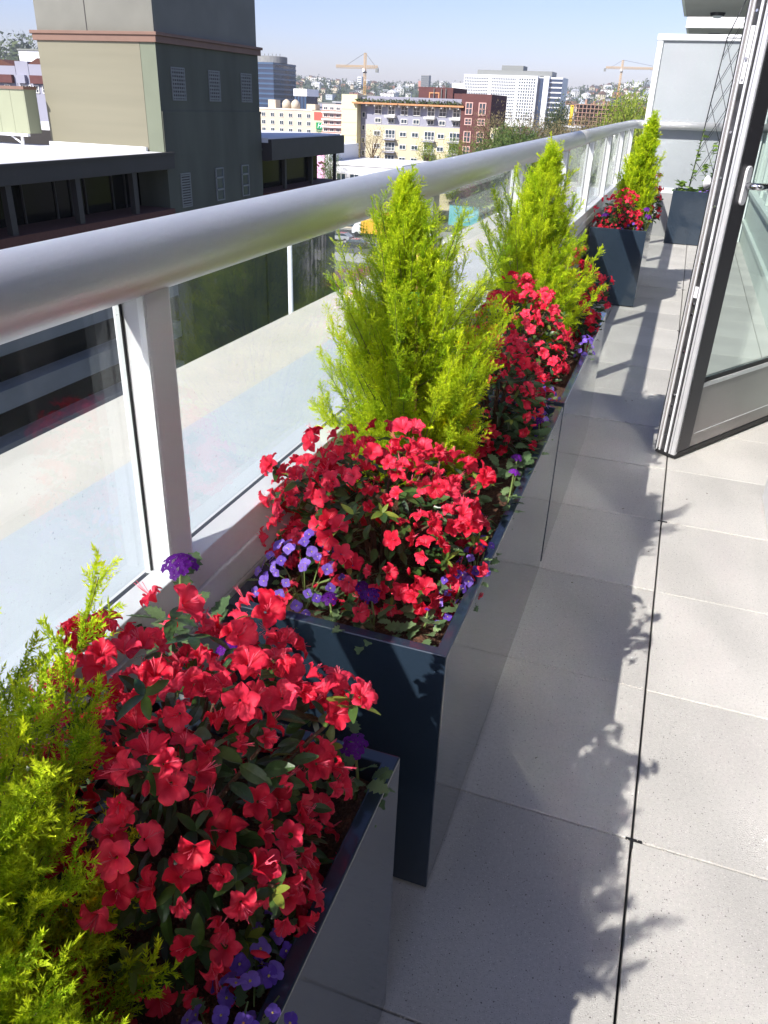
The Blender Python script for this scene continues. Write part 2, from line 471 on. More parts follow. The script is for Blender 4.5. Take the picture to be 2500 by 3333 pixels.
def planter(x0, x1, y0, y1, h, label, seed, group='slate blue metal planter boxes'):
    t = thing('planter_box', ((x0 + x1) / 2, (y0 + y1) / 2, 0), label, 'planter', group)
    w = 0.019; b = MB(); zb = 0.006
    # outer skin, folded rim and inner wall as one shell
    o = [(x0, y0), (x1, y0), (x1, y1), (x0, y1)]; i = [(x0 + w, y0 + w), (x1 - w, y0 + w), (x1 - w, y1 - w), (x0 + w, y1 - w)]
    vs = [(*p, zb) for p in o] + [(*p, h) for p in o] + [(*p, h) for p in i] + [(*p, h - 0.10) for p in i]
    fs = [(3, 2, 1, 0)]
    for k in range(4):
        n = (k + 1) % 4
        fs += [(k, n, 4 + n, 4 + k), (4 + k, 4 + n, 8 + n, 8 + k), (8 + k, 8 + n, 12 + n, 12 + k)]
    fs.append((12, 13, 14, 15))
    b.add(vs, fs)
    b.build('shell', M['planter'], t, bevel=0.0022, seg=3)
    MB().box(x0 + 0.012, x1 - 0.012, y0 + 0.012, y1 - 0.012, 0.0005, 0.0055).build('base', M['gasket'], t)
    soil_mesh('soil', x0 + w + 0.001, x1 - w - 0.001, y0 + w + 0.001, y1 - w - 0.001, h - 0.045, t, seed)
    return t
planter(PX0, PX1, -0.48, 0.679, PH, 'slate blue planter box whose golden cypress stands before the big azalea and lilac flowers', 1)
planter(PX0, PX1, 0.887, 2.035, PH, 'slate blue planter box with bare brown soil and a shadowed end panel', 2)
planter(PX0, PX1, 2.066, 3.215, PH, 'slate blue planter box butted end to end against another planter', 3)
planter(PX0, PX1 + 0.012, 5.775, 6.93, PH, 'slate blue planter box standing alone with diagonal shadow bands on its end', 4)
planter(-0.105, 0.36, 9.08, 9.46, 0.515, 'square slate blue planter with black wire trellis by the frosted screen', 5)

# ------------------------------------------------------------------ plants: meshes
M['petal'] = leaf_mat('azalea petal', (0.62, 0.007, 0.030), (0.94, 0.055, 0.120), 0.5, 0.42, spec=0.25)
M['stamen'] = mk('pink stamen', (0.75, 0.08, 0.14), 0.5)
M['leaf'] = leaf_mat('azalea leaf', (0.020, 0.055, 0.018), (0.075, 0.135, 0.025), 0.32, 0.22, spec=0.5)
M['leaf_inner'] = leaf_mat('inner azalea leaf', (0.020, 0.055, 0.018), (0.075, 0.135, 0.025), 0.35, 0.2, attr='tint', spec=0.5)
M['leaf_new'] = leaf_mat('young azalea leaf', (0.13, 0.20, 0.03), (0.26, 0.30, 0.05), 0.35, 0.35)
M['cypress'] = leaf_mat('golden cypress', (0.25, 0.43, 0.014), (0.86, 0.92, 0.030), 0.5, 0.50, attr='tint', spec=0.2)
M['lilac'] = leaf_mat('lilac petal', (0.14, 0.06, 0.46), (0.34, 0.21, 0.74), 0.5, 0.35, spec=0.2)
M['violet'] = leaf_mat('deep violet petal', (0.075, 0.006, 0.17), (0.19, 0.015, 0.34), 0.5, 0.3, spec=0.2)
M['flower_eye'] = mk('yellow flower eye', (0.62, 0.48, 0.10), 0.6)
M['grey_leaf'] = leaf_mat('downy green leaf', (0.075, 0.13, 0.055), (0.19, 0.27, 0.12), 0.7, 0.25, spec=0.2)
M['vine_leaf'] = leaf_mat('vine leaf', (0.05, 0.12, 0.03), (0.22, 0.33, 0.06), 0.45, 0.35)
M['bark'] = mk('brown bark', lin(88, 62, 44), 0.9, var=0.25, scale=30, bump=0.5)
M['stem'] = mk('green stem', (0.16, 0.22, 0.06), 0.6)
M['twig'] = mk('olive twig', (0.13, 0.14, 0.03), 0.8)
M['cane'] = mk('bamboo cane', lin(198, 158, 96), 0.6)

def petal_grid(R, az, rg, wid, rec, deep, nu=5, nv=4):
    vs = []; fs = []
    ph = rg.uniform(0, 6.28); tilt = rg.uniform(-0.12, 0.12)
    for i in range(nu + 1):
        u = i / nu
        w = wid * R * (0.16 + 0.84 * math.sin(math.pi * (0.10 + 0.78 * u ** 1.35)))
        for j in range(nv + 1):
            v = j / nv * 2 - 1
            r = R * (0.07 + 0.93 * u) * (1 - 0.10 * v * v * u)
            z = deep * R * (1 - (1 - u) ** 1.7) - rec * R * u ** 3
            z += 0.07 * R * v * v * (1 - u * 0.4) * 1.6 + 0.05 * R * u * math.sin(ph + v * 4.4 + u * 3) + 0.05 * R * u * tilt
            z += -0.075 * R * u * math.exp(-(v / 0.28) ** 2) + 0.035 * R * u * u * math.sin(v * 7.5 + ph * 2) 
            t = v * w
            a = az + tilt * u
            x = r * math.cos(a) - t * math.sin(a); y = r * math.sin(a) + t * math.cos(a)
            vs.append((x, y, z))
    for i in range(nu):
        for j in range(nv):
            a = i * (nv + 1) + j; fs.append((a, a + 1, a + nv + 2, a + nv + 1))
    return vs, fs

def azalea_flower(seed, rough=False):
    rg = random.Random(seed); R = 1.0
    m = MB()
    deep = rg.uniform(0.40, 0.85); rec = rg.uniform(0.05, 0.42)
    for k in range(5):
        m.add(*petal_grid(R, k * 2 * math.pi / 5 + rg.uniform(-0.1, 0.1), rg, rg.uniform(0.355, 0.43), rec + rg.uniform(-0.06, 0.08), deep, *((3, 2) if rough else (6, 6))))
    np_ = len(m.f)
    if not rough:
        for k in range(6):
            a = rg.uniform(-1.1, 1.1) + 1.2; b = rg.uniform(0.12, 0.3); l = rg.uniform(0.65, 1.0)
            m.tube([(0, 0, 0.05), (b * 0.5 * math.cos(a), b * 0.5 * math.sin(a), l * 0.55), (b * 1.6 * math.cos(a), b * 1.6 * math.sin(a), l)], [0.018, 0.013, 0.022], 4)
    me = m.mesh('azalea_flower'); me.materials.append(M['petal']); me.materials.append(M['stamen'])
    mi = [0 if i < np_ else 1 for i in range(len(me.polygons))]
    me.polygons.foreach_set('material_index', mi); me.polygons.foreach_set('use_smooth', [True] * len(mi))
    return me
FLOWERS = [azalea_flower(s) for s in range(10)]
FLOWERS_FAR = [azalea_flower(s, True) for s in range(3)]

def leaf_mesh(name, mat, wid=0.42, fold=0.18, droop=0.25, tip=1.0, lobes=0):
    m = MB(); vs = []; fs = []; n = 5 if not lobes else 9
    for i in range(n + 1):
        u = i / n
        w = wid * math.sin(math.pi * (0.04 + 0.93 * u ** 0.85)) ** 0.75
        if lobes: w *= 0.68 + 0.42 * (i % 2)
        z = -droop * u * u
        for j, v in enumerate((-1, 0, 1)):
            vs.append((u, v * w, z + fold * w * abs(v)))
    for i in range(n):
        for j in range(2):
            a = i * 3 + j; fs.append((a, a + 3, a + 4, a + 1))
    m.add(vs, fs)
    me = m.mesh(name); me.materials.append(mat)
    me.polygons.foreach_set('use_smooth', [True] * len(me.polygons))
    return me
LEAF = [leaf_mesh('azalea_leaf', M['leaf'], 0.23, 0.2, d) for d in (0.05, 0.2, 0.35)]
LEAF_NEW = [leaf_mesh('young_azalea_leaf', M['leaf_new'], 0.20, 0.25, d) for d in (-0.1, 0.15)]
LEAF_GREY = [leaf_mesh('downy_leaf', M['grey_leaf'], 0.34, 0.2, d, lobes=3) for d in (0.0, 0.25)]
LEAF_VINE = [leaf_mesh('vine_leaf', M['vine_leaf'], 0.42, 0.15, d) for d in (0.1, 0.3)]

def small_flower(name, mat, n, wid, seed):
    rg = random.Random(seed); m = MB()
    for k in range(n):
        m.add(*petal_grid(1.0, k * 2 * math.pi / n + rg.uniform(-0.08, 0.08), rg, wid, 0.12, 0.22, 5, 4))
    np_ = len(m.f)
    m.tube([(0, 0, -0.05), (0, 0, 0.14)], [0.16, 0.10], 6)
    me = m.mesh(name); me.materials.append(mat); me.materials.append(M['flower_eye'])
    me.polygons.foreach_set('material_index', [0 if i < np_ else 1 for i in range(len(me.polygons))])
    me.polygons.foreach_set('use_smooth', [True] * len(me.polygons))
    return me
LILAC = [small_flower('lilac_flower', M['lilac'], 4, 0.54, s) for s in range(3)]
def verbena_head(seed):
    rg = random.Random(seed); m = MB()
    for k in range(16):
        a = k * 2.4; rr = 0.9 * math.sqrt((k + 0.5) / 16)
        d = Vector((rr * math.cos(a), rr * math.sin(a), 0.75 - 0.55 * rr * rr))
        q = Vector((0, 0, 1)).rotation_difference(Vector((d.x, d.y, 0.9)).normalized())
        for p in range(5):
            vs, fs = petal_grid(0.30, p * 2 * math.pi / 5 + k, rg, 0.5, 0.05, 0.08, 2, 2)
            m.add([q @ Vector(v) + d for v in vs], fs)
    me = m.mesh('verbena_head'); me.materials.append(M['violet'])
    me.polygons.foreach_set('use_smooth', [True] * len(me.polygons))
    return me
def bud_mesh():
    m = MB(); m.tube([(0, 0, 0), (0, 0, 0.5), (0.05, 0, 1.1), (0.06, 0, 1.5)], [0.12, 0.26, 0.24, 0.04], 7)
    me = m.mesh('azalea_bud'); me.materials.append(M['petal']); me.polygons.foreach_set('use_smooth', [True] * len(me.polygons)); return me
BUD = bud_mesh()
VERBENA = [verbena_head(s) for s in range(2)]

def aim(d, roll=0.0):
    """rotation that takes +Z to d"""
    d = Vector(d).normalized()
    return Vector((0, 0, 1)).rotation_difference(d) @ Quaternion((0, 0, 1), roll)
def aim_x(d, roll=0.0):
    d = Vector(d).normalized()
    q = Vector((1, 0, 0)).rotation_difference(d)
    side = q @ Vector((0, 0, 1)); want = Vector((0, 0, 1)) - d * d.z
    if want.length > 1e-3:
        ang = math.atan2(d.dot(side.cross(want)), side.dot(want)); q = Quaternion(d, ang) @ q
    return Quaternion(d, roll) @ q

# ------------------------------------------------------------------ azalea bushes
def azalea(label, base, rad, n_flower, n_leaf, seed, fr=0.0178, far=False, gaps=0.0, strays=(), thin=0.0):
    """dome of trusses: base at soil height, rad = (x, y, z) half extents of the flowering dome"""
    rg = random.Random(seed)
    t = thing('azalea_bush', base, label, 'azalea', 'red azaleas in the planters')
    cz = rad[2] * 0.30
    # woody stems fork from the soil to the dome
    wood = MB()
    tips = []
    for k in range(14):
        a = k * 2.399 + rg.uniform(-0.3, 0.3); e = rg.uniform(0.35, 0.95)
        tip = Vector((math.cos(a) * rad[0] * e, math.sin(a) * rad[1] * e, cz + rad[2] * 0.62 * math.sqrt(max(0, 1 - e * e)) + rg.uniform(-0.01, 0.02)))
        mid = Vector((tip.x * 0.35, tip.y * 0.35, tip.z * 0.5))
        wood.tube([(rg.uniform(-.012, .012), rg.uniform(-.012, .012), -0.02), mid, tip * 0.92], [0.0045, 0.0032, 0.0015], 6)
    wood.build('stem', M['bark'], t, smooth=True, local=True)
    # candidate truss positions spread evenly over the dome
    pts = []
    tries = 0
    ntr = max(6, int(n_flower / 2.7)); dmin = 1.0
    while len(pts) < ntr and tries < 6000:
        tries += 1
        if tries % 400 == 0: dmin *= 0.88
        a = rg.uniform(0, 2 * math.pi); cz_ = rg.uniform(-0.42, 1.0)
        s = math.sqrt(1 - cz_ * cz_)
        d = Vector((s * math.cos(a), s * math.sin(a), cz_))
        lump = 1 + 0.10 * math.sin(3 * a + seed) + 0.07 * math.sin(5 * a + 2 * seed + 4 * cz_)
        p = Vector((d.x * rad[0] * lump, d.y * rad[1] * lump, cz + d.z * rad[2] * 0.72 * lump)) * rg.uniform(0.88, 1.06)
        if p.z < 0.015: continue
        if any((p - q[0]).length < dmin * 0.045 for q in pts): continue
        pts.append((p, d))
    fl = 0
    pool = FLOWERS_FAR if far else FLOWERS
    for p, d in pts:
        if rg.random() < gaps + thin * max(0.0, 0.35 - d.y * 0.5 + d.x * 0.3 - max(0, d.z) * 0.45):
            nfl = 0
        else:
            nfl = rg.choice((2, 3, 3, 4))
        axis = (d + Vector((0, 0, 0.55)) + Vector((rg.uniform(-.25, .25), rg.uniform(-.25, .25), rg.uniform(-.2, .2)))).normalized()
        side = axis.orthogonal().normalized(); roll0 = rg.uniform(0, 6.28)
        for k in range(nfl):
            q = Quaternion(axis, roll0 + k * 2 * math.pi / max(1, nfl))
            out = q @ side
            n = (axis * rg.uniform(0.55, 1.0) + out * rg.uniform(0.45, 0.95)).normalized()
            loc = p + out * fr * rg.uniform(0.55, 0.95) + axis * rg.uniform(-0.004, 0.006)
            sc = fr * rg.uniform(0.86, 1.16)
            if rg.random() < 0.06:
                inst('bud', BUD, t, loc, aim(n, rg.uniform(0, 6.28)), fr * rg.uniform(0.55, 0.8)); continue
            st = rg.choice((1.0, 1.0, 1.0, 0.8, 0.62))        # some blooms only half open
            inst('flower', rg.choice(pool), t, loc, aim(n, rg.uniform(0, 6.28)), (sc * st, sc * st * rg.uniform(0.9, 1.0), sc * rg.uniform(0.9, 1.25) / math.sqrt(st)))
            fl += 1
        # leaves in a rosette under and beside the truss
        nl = 4 if nfl else 7
        for k in range(nl):
            if n_leaf <= 0: break
            n_leaf -= 1
            a = roll0 + k * 2 * math.pi / nl + rg.uniform(-.4, .4)
            out = Quaternion(axis, a) @ side
            dirv = (out + axis * (rg.uniform(-0.3, 0.35) if nfl else rg.uniform(0.0, 1.0)))
            new = (not nfl and rg.random() < 0.45) or rg.random() < 0.08
            sc = rg.uniform(0.016, 0.028)
            inst('leaf', rg.choice(LEAF_NEW if new else LEAF), t, p - axis * (0.014 if nfl else 0.004), aim_x(dirv, rg.uniform(-.5, .5)), sc)
    # leaves through the inside
    for k in range(max(0, n_leaf)):
        a = rg.uniform(0, 6.28); e = math.sqrt(rg.uniform(0.08, 0.85)); h = rg.uniform(0.1, 0.95)
        p = Vector((math.cos(a) * rad[0] * e * 0.9, math.sin(a) * rad[1] * e * 0.9, cz * 0.2 + h * rad[2] * 0.9 * math.sqrt(max(0.05, 1 - e * e))))
        dv = Vector((math.cos(a), math.sin(a), rg.uniform(-0.3, 0.8)))
        inst('leaf', rg.choice(LEAF), t, p, aim_x(dv, rg.uniform(-1, 1)), rg.uniform(0.022, 0.034))
    # the crowded dark leaves deep inside the bush, too many to pick apart
    T, V = [], []
    gv = [np.array(v.co) for v in LEAF[1].vertices]; gp = [list(q.vertices) for q in LEAF[1].polygons]
    for k in range(420):
        a = rg.uniform(0, 6.28); e = math.sqrt(rg.uniform(0.0, 0.92)); h = rg.uniform(0.05, 0.93)
        p = np.array([math.cos(a) * rad[0] * e * 0.9, math.sin(a) * rad[1] * e * 0.9, 0.004 + h * (cz + rad[2] * 0.62 * math.sqrt(max(0.0, 1 - e * e)))])
        R_ = np.array(aim_x((math.cos(a), math.sin(a), rg.uniform(-0.5, 0.9)), rg.uniform(-1, 1)).to_matrix()) * rg.uniform(0.022, 0.036)
        W = [R_ @ v + p for v in gv]; tn = rg.random() * 0.8
        for q in gp:
            T += [[W[q[0]], W[q[1]], W[q[2]]], [W[q[0]], W[q[2]], W[q[3]]]]; V += [tn, tn]
    fo = bpy.data.objects.new('inner_foliage', tri_mesh('inner_foliage', T, V, M['leaf_inner'])); COL.objects.link(fo); fo.parent = t; tag(fo, kind='stuff')
    for s in strays:   # a shoot that stands out from the dome: (dx, dy, dz, flowers)
        p = Vector(s[:3])
        MB().tube([p * 0.35, p * 0.75 + Vector((0, 0, 0.01)), p], [0.003, 0.0022, 0.0016], 5).build('shoot', M['bark'], t, smooth=True, local=True)
        for k in range(s[3]):
            n = Vector((rg.uniform(-1, 1), rg.uniform(-1, 0.6), rg.uniform(0.1, 1))).normalized()
            inst('flower', rg.choice(pool), t, p + n * fr * 0.6, aim(n, rg.uniform(0, 6)), fr * rg.uniform(0.8, 1.05))
        for k in range(7):
            a = k * 0.9 + rg.random(); dv = Vector((math.cos(a), math.sin(a), rg.uniform(-0.2, 0.8)))
            inst('leaf', rg.choice(LEAF_NEW if k % 3 == 0 else LEAF), t, p - Vector((0, 0, 0.006)), aim_x(dv, rg.uniform(-.4, .4)), rg.uniform(0.020, 0.030))
    return t
ZS = PH - 0.045
azalea('big red azalea spilling over the planter rim beside the golden cypress it leans on', (-0.365, 0.475, ZS), (0.150, 0.178, 0.295), 310, 280, 11,
       gaps=0.03, thin=0.14, strays=((0.150, 0.09, 0.22, 2), (0.145, -0.08, 0.15, 0), (-0.13, 0.04, 0.25, 3)))
azalea('red azalea above bare brown soil, lilac flowers at its foot', (-0.385, 1.135, ZS), (0.175, 0.158, 0.250), 285, 280, 23,
       gaps=0.03, thin=0.05, strays=((-0.175, -0.06, 0.20, 3), (0.16, 0.03, 0.20, 2), (0.03, -0.21, 0.06, 2), (-0.10, -0.17, 0.03, 2)))
azalea('red azalea squeezed between a golden cypress and the planter seam', (-0.335, 1.80, ZS), (0.112, 0.135, 0.27), 160, 200, 37, gaps=0.10, strays=((0.11, 0.08, 0.12, 1),))
azalea('red azalea in full flower in front of the second planter\'s cypress, past the planter seam', (-0.385, 2.35, ZS), (0.145, 0.165, 0.28), 190, 200, 41, gaps=0.08)
azalea('red azalea at the open end of the planter that butts against another', (-0.300, 2.99, ZS), (0.105, 0.14, 0.27), 110, 140, 53, gaps=0.08, strays=((0.10, 0.0, 0.20, 2),))
azalea('dark red azalea over the planter end striped with shadow bands', (-0.385, 5.96, ZS), (0.145, 0.15, 0.25), 150, 130, 61, far=True, gaps=0.04)
azalea('red azalea half hidden behind the cypress of the lone planter', (-0.245, 6.70, ZS), (0.10, 0.14, 0.31), 90, 90, 67, far=True, gaps=0.04)

# ------------------------------------------------------------------ golden cypresses
def sprig_template(rg, ntw, nneed, nl, nw):
    """one feathery shoot along +Z, length 1; returns triangles and a 0..1 value along the shoot"""
    T = []; V = []
    def needle(p, d, l, w, s):
        sd = np.cross(d, rg.normal(size=3)); sd /= np.linalg.norm(sd) + 1e-9
        T.append([p - sd * w, p + sd * w, p + d * l]); V.append(s)
    def run(p0, d0, L, n, s0, s1, bend):
        p = np.array(p0, float); d = np.array(d0, float)
        for i in range(n):
            s = s0 + (s1 - s0) * (i / n)
            rd = rg.normal(size=3); rd -= d * rd.dot(d); rd /= np.linalg.norm(rd) + 1e-9
            nd = d * 0.75 + rd * 0.66; nd /= np.linalg.norm(nd)
            needle(p, nd, nl * (1.15 - 0.35 * i / n), nw, s)
            needle(p, (d * 0.75 - rd * 0.66), nl * (1.15 - 0.35 * i / n), nw, s)
            p = p + d * L / n; d = d + bend / n; d /= np.linalg.norm(d)
        needle(p - d * nl * .3, d, nl * 1.2, nw, s1)
    bend = rg.normal(size=3) * 0.25
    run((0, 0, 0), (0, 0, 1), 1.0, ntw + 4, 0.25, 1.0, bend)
    for k in range(ntw):
        s = 0.10 + 0.80 * (k + 0.5) / ntw
        a = (k % 2) * math.pi + rg.normal() * 0.55
        d = np.array([math.cos(a) * 0.75, math.sin(a) * 0.75, 0.66]); d /= np.linalg.norm(d)
        l = 0.46 * (1.08 - s) ** 0.7 * rg.uniform(0.75, 1.2)
        run(np.array([0, 0, s]) + bend * s * s * 0.5, d, l, nneed, 0.25 + 0.3 * s, 0.6 + 0.4 * s, np.array([0, 0, 0.35]))
    # thin axis so the shoot holds together
    for a in (0, 2.1, 4.2):
        o = np.array([math.cos(a), math.sin(a), 0]) * nw * 0.8
        T.append([o, -o, np.array([0, 0, 1.0]) + bend * 0.5]); V.append(0.2)
    return np.array(T), np.array(V)

def cypress(label, base, H, prof, seed, nbr, nsp, slen, detail, lean=(0, 0), leader=0.10, low=1.18, up=1.0, inner=1100):
    rg = np.random.default_rng(seed)
    t = thing('cypress_tree', base, label, 'cypress', 'golden cypresses in the planters')
    tmpl = [sprig_template(rg, *detail) for _ in range(6)]
    trunk = lambda z: np.array([lean[0] * z / H + 0.008 * math.sin(z * 9 + seed), lean[1] * z / H + 0.008 * math.cos(z * 7), z])
    tips, dirs, lens, tint = [], [], [], []
    wood = MB(); twig = MB()
    wood.tube([Vector(trunk(z)) for z in np.linspace(-0.03, H * 0.97, 9)], list(np.linspace(0.011, 0.0012, 9)), 7)
    def R(u):
        return float(np.interp(u, [p[0] for p in prof], [p[1] for p in prof]))
    lob = rg.uniform(0, 6.28, 4)
    for b in range(nbr):
        u = ((b + rg.uniform(0, 1)) / nbr) ** low
        az = b * 2.39996 + rg.normal() * 0.35
        z0 = H * u * 0.90
        rr = R(u) * (1 + 0.20 * math.sin(3 * az + lob[0] + u * 7) + 0.14 * math.sin(5 * az + lob[1] - u * 11)) * rg.uniform(0.72, 1.14)
        rise = ((0.45 + 0.9 * rg.random()) * rr + 0.03 + 0.07 * u * H) * up
        p0 = trunk(z0)
        o = np.array([math.cos(az), math.sin(az), 0])
        pe = p0 + o * rr + np.array([0, 0, rise])
        pm = p0 + o * rr * 0.62 + np.array([0, 0, rise * 0.36])
        bt = np.clip(0.42 + rg.normal() * 0.20, 0, 1)
        if rr > 0.03: twig.tube([Vector(p0), Vector(pm), Vector(pe)], [0.0020, 0.0012, 0.0004], 4, caps=False)
        n = max(4, int(nsp * (0.45 + 0.55 * rr / 0.2)))
        for k in range(n):
            s = (0.08 + 0.92 * (k + rg.random()) / n)
            p = (1 - s) ** 2 * p0 + 2 * s * (1 - s) * pm + s * s * pe
            dv = (1 - s) * (pm - p0) + s * (pe - pm); dv /= np.linalg.norm(dv) + 1e-9
            rd = rg.normal(size=3); rd -= dv * rd.dot(dv); rd /= np.linalg.norm(rd) + 1e-9
            d = dv * 0.85 + rd * (0.85 - 0.45 * s) + np.array([0, 0, 0.30]); d /= np.linalg.norm(d)
            tips.append(p); dirs.append(d); lens.append(slen * rg.uniform(0.6, 1.25) * (0.75 + 0.35 * (1 - u))); tint.append(bt)
    for k in range(inner):   # short growth close to the trunk
        u = rg.random() ** 1.3; a = rg.uniform(0, 6.28); r_ = R(u) * math.sqrt(rg.random()) * 0.85
        d = np.array([math.cos(a) * 0.8, math.sin(a) * 0.8, 0.8]) + rg.normal(size=3) * 0.35; d /= np.linalg.norm(d)
        tips.append(trunk(H * u * 0.9) + np.array([math.cos(a) * r_, math.sin(a) * r_, rg.uniform(0, 0.06)])); dirs.append(d)
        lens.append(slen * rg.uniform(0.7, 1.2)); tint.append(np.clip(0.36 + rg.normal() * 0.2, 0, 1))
    for k in range(int(16 * leader / 0.1)):   # thin leader on top
        z = H * (0.86 + 0.14 * rg.random())
        a = rg.uniform(0, 6.28)
        d = np.array([math.cos(a) * 0.6, math.sin(a) * 0.6, 0.75]); d /= np.linalg.norm(d)
        tips.append(trunk(z)); dirs.append(d); lens.append(slen * 0.6 * rg.uniform(0.5, 1.1)); tint.append(0.7)
    tips.append(trunk(H * 0.94)); dirs.append(np.array([0.25, -0.1, 1]) / np.linalg.norm([0.25, -.1, 1])); lens.append(slen * 1.5); tint.append(0.6)
    tips = np.array(tips); dirs = np.array(dirs); lens = np.array(lens); tint = np.array(tint)
    which = rg.integers(0, 6, len(tips))
    allT, allV = [], []
    for w in range(6):
        sel = np.where(which == w)[0]
        if not len(sel): continue
        T, V = tmpl[w]
        d = dirs[sel]; ref = rg.normal(size=d.shape); x = np.cross(ref, d); x /= np.linalg.norm(x, axis=1)[:, None]; y = np.cross(d, x)
        B = np.stack([x, y, d], 2) * lens[sel][:, None, None]
        tri = np.einsum('nij,tvj->ntvi', B, T) + tips[sel][:, None, None, :]
        allT.append(tri.reshape(-1, 3, 3))
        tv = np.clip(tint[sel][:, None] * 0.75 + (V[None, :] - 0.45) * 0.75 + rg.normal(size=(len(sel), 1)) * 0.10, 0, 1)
        allV.append(tv.reshape(-1))
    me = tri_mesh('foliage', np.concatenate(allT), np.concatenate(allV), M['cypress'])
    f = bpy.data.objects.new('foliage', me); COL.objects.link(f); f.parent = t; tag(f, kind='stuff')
    wood.build('trunk', M['bark'], t, smooth=True, local=True)
    tb = twig.build('branches', M['twig'], t, smooth=True, local=True); tag(tb, kind='stuff')
    return t
PROF = [(0, 0.80), (0.12, 0.98), (0.3, 1.0), (0.45, 0.82), (0.6, 0.62), (0.78, 0.31), (0.9, 0.14), (1, 0.03)]
pr = lambda r: [(a, b * r) for a, b in PROF]
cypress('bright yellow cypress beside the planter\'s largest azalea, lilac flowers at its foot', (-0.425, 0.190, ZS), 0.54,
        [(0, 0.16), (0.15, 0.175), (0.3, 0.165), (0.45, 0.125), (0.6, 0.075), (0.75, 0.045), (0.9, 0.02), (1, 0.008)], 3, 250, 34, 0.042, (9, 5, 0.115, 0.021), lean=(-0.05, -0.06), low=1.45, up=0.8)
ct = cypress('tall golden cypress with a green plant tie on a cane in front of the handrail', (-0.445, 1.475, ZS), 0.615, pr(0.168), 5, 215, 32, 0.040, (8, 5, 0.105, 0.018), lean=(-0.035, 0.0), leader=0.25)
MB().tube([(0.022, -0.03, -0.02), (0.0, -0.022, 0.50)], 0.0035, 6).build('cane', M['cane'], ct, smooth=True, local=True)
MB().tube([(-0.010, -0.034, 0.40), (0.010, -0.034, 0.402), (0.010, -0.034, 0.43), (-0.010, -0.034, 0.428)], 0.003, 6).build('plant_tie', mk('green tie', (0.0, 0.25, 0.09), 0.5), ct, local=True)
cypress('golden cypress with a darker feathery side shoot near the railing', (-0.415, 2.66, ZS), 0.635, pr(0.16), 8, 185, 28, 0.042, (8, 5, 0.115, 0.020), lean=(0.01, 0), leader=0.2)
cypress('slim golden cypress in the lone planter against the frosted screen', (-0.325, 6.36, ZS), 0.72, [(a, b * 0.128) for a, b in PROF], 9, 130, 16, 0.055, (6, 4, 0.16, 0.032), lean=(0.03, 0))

# ------------------------------------------------------------------ lilac and violet bedding flowers
def lilac_plant(label, base, rad, n, seed, fr=0.0088, leaves=26):
    rg = random.Random(seed)
    t = thing('lilac_flower_plant', base, label, 'flower', 'lilac bedding flowers')
    for k in range(n):
        a = k * 2.4 + rg.uniform(-.4, .4); e = math.sqrt((k + .5) / n)
        p = Vector((math.cos(a) * rad[0] * e, math.sin(a) * rad[1] * e, rad[2] * (1 - 0.65 * e * e) + rg.uniform(-.012, .014)))
        d = Vector((math.cos(a) * e + rg.uniform(-.4, .4), math.sin(a) * e - 0.35 + rg.uniform(-.4, .4), rg.uniform(0.35, 1)))
        inst('flower', rg.choice(LILAC), t, p, aim(d, rg.uniform(0, 6)), fr * rg.uniform(0.8, 1.2))
    st = MB()
    for k in range(10):
        a = rg.uniform(0, 6.28); e = rg.uniform(.2, .9)
        st.tube([(0, 0, -0.01), (math.cos(a) * rad[0] * e * .6, math.sin(a) * rad[1] * e * .6, rad[2] * .5), (math.cos(a) * rad[0] * e, math.sin(a) * rad[1] * e, rad[2] * (0.95 - .6 * e * e))], [0.0016, 0.0012, 0.0008], 5)
    st.build('stem', M['stem'], t, smooth=True, local=True)
    for k in range(leaves):
        a = rg.uniform(0, 6.28); e = math.sqrt(rg.random())
        p = Vector((math.cos(a) * rad[0] * e, math.sin(a) * rad[1] * e, rg.uniform(0.1, 0.85) * rad[2] * (1 - 0.5 * e * e)))
        inst('leaf', rg.choice(LEAF_GREY), t, p, aim_x((math.cos(a), math.sin(a), rg.uniform(-.2, .8)), rg.uniform(-.6, .6)), rg.uniform(0.012, 0.022))
    return t
def verbena_plant(label, base, heads, seed, leaves=22, spread=0.06, lsc=0.03, lc=(0, 0, 0)):
    rg = random.Random(seed)
    t = thing('verbena_plant', base, label, 'flower', 'violet verbenas and their downy leaves')
    for h in heads:
        p = Vector(h[:3])
        MB().tube([(0, 0, -0.01), p * 0.5 + Vector((0.004, 0, 0)), p], [0.0025, 0.002, 0.0016], 5).build('stem', M['stem'], t, smooth=True, local=True)
        inst('flower_head', rg.choice(VERBENA), t, p, aim((rg.uniform(-.3, .3), rg.uniform(-.5, 0), 1), rg.uniform(0, 6)), h[3])
    for k in range(leaves):
        a = rg.uniform(0, 6.28); e = rg.uniform(0.1, 1) * spread
        ex = min(math.cos(a) * e, -0.215 - base[0]); hz = rg.uniform(0.0, 0.75) * (max([h[2] for h in heads]) if heads else 0.04)
        inst('leaf', rg.choice(LEAF_GREY), t, (ex + lc[0], math.sin(a) * e + lc[1], hz + 0.006 + lc[2]), aim_x((math.cos(a) * (0.5 if math.cos(a) > 0 else 1), math.sin(a), rg.uniform(-.1, .8)), rg.uniform(-.5, .5)), lsc * rg.uniform(.7, 1.2))
    return t
lilac_plant('lilac flowers at the planter corner beside the yellow cypress', (-0.225, 0.300, ZS), (0.05, 0.10, 0.085), 34, 1)
lilac_plant('lilac flowers between the glass railing and bare soil', (-0.465, 0.985, ZS), (0.080, 0.090, 0.125), 56, 2, leaves=44)
lilac_plant('small spray of lilac flowers leaning over the rim beside the red azalea', (-0.222, 1.165, ZS), (0.028, 0.10, 0.075), 16, 3)
lilac_plant('lilac flowers at the seam between the butted planters', (-0.275, 2.09, ZS), (0.06, 0.045, 0.085), 14, 4, leaves=30)
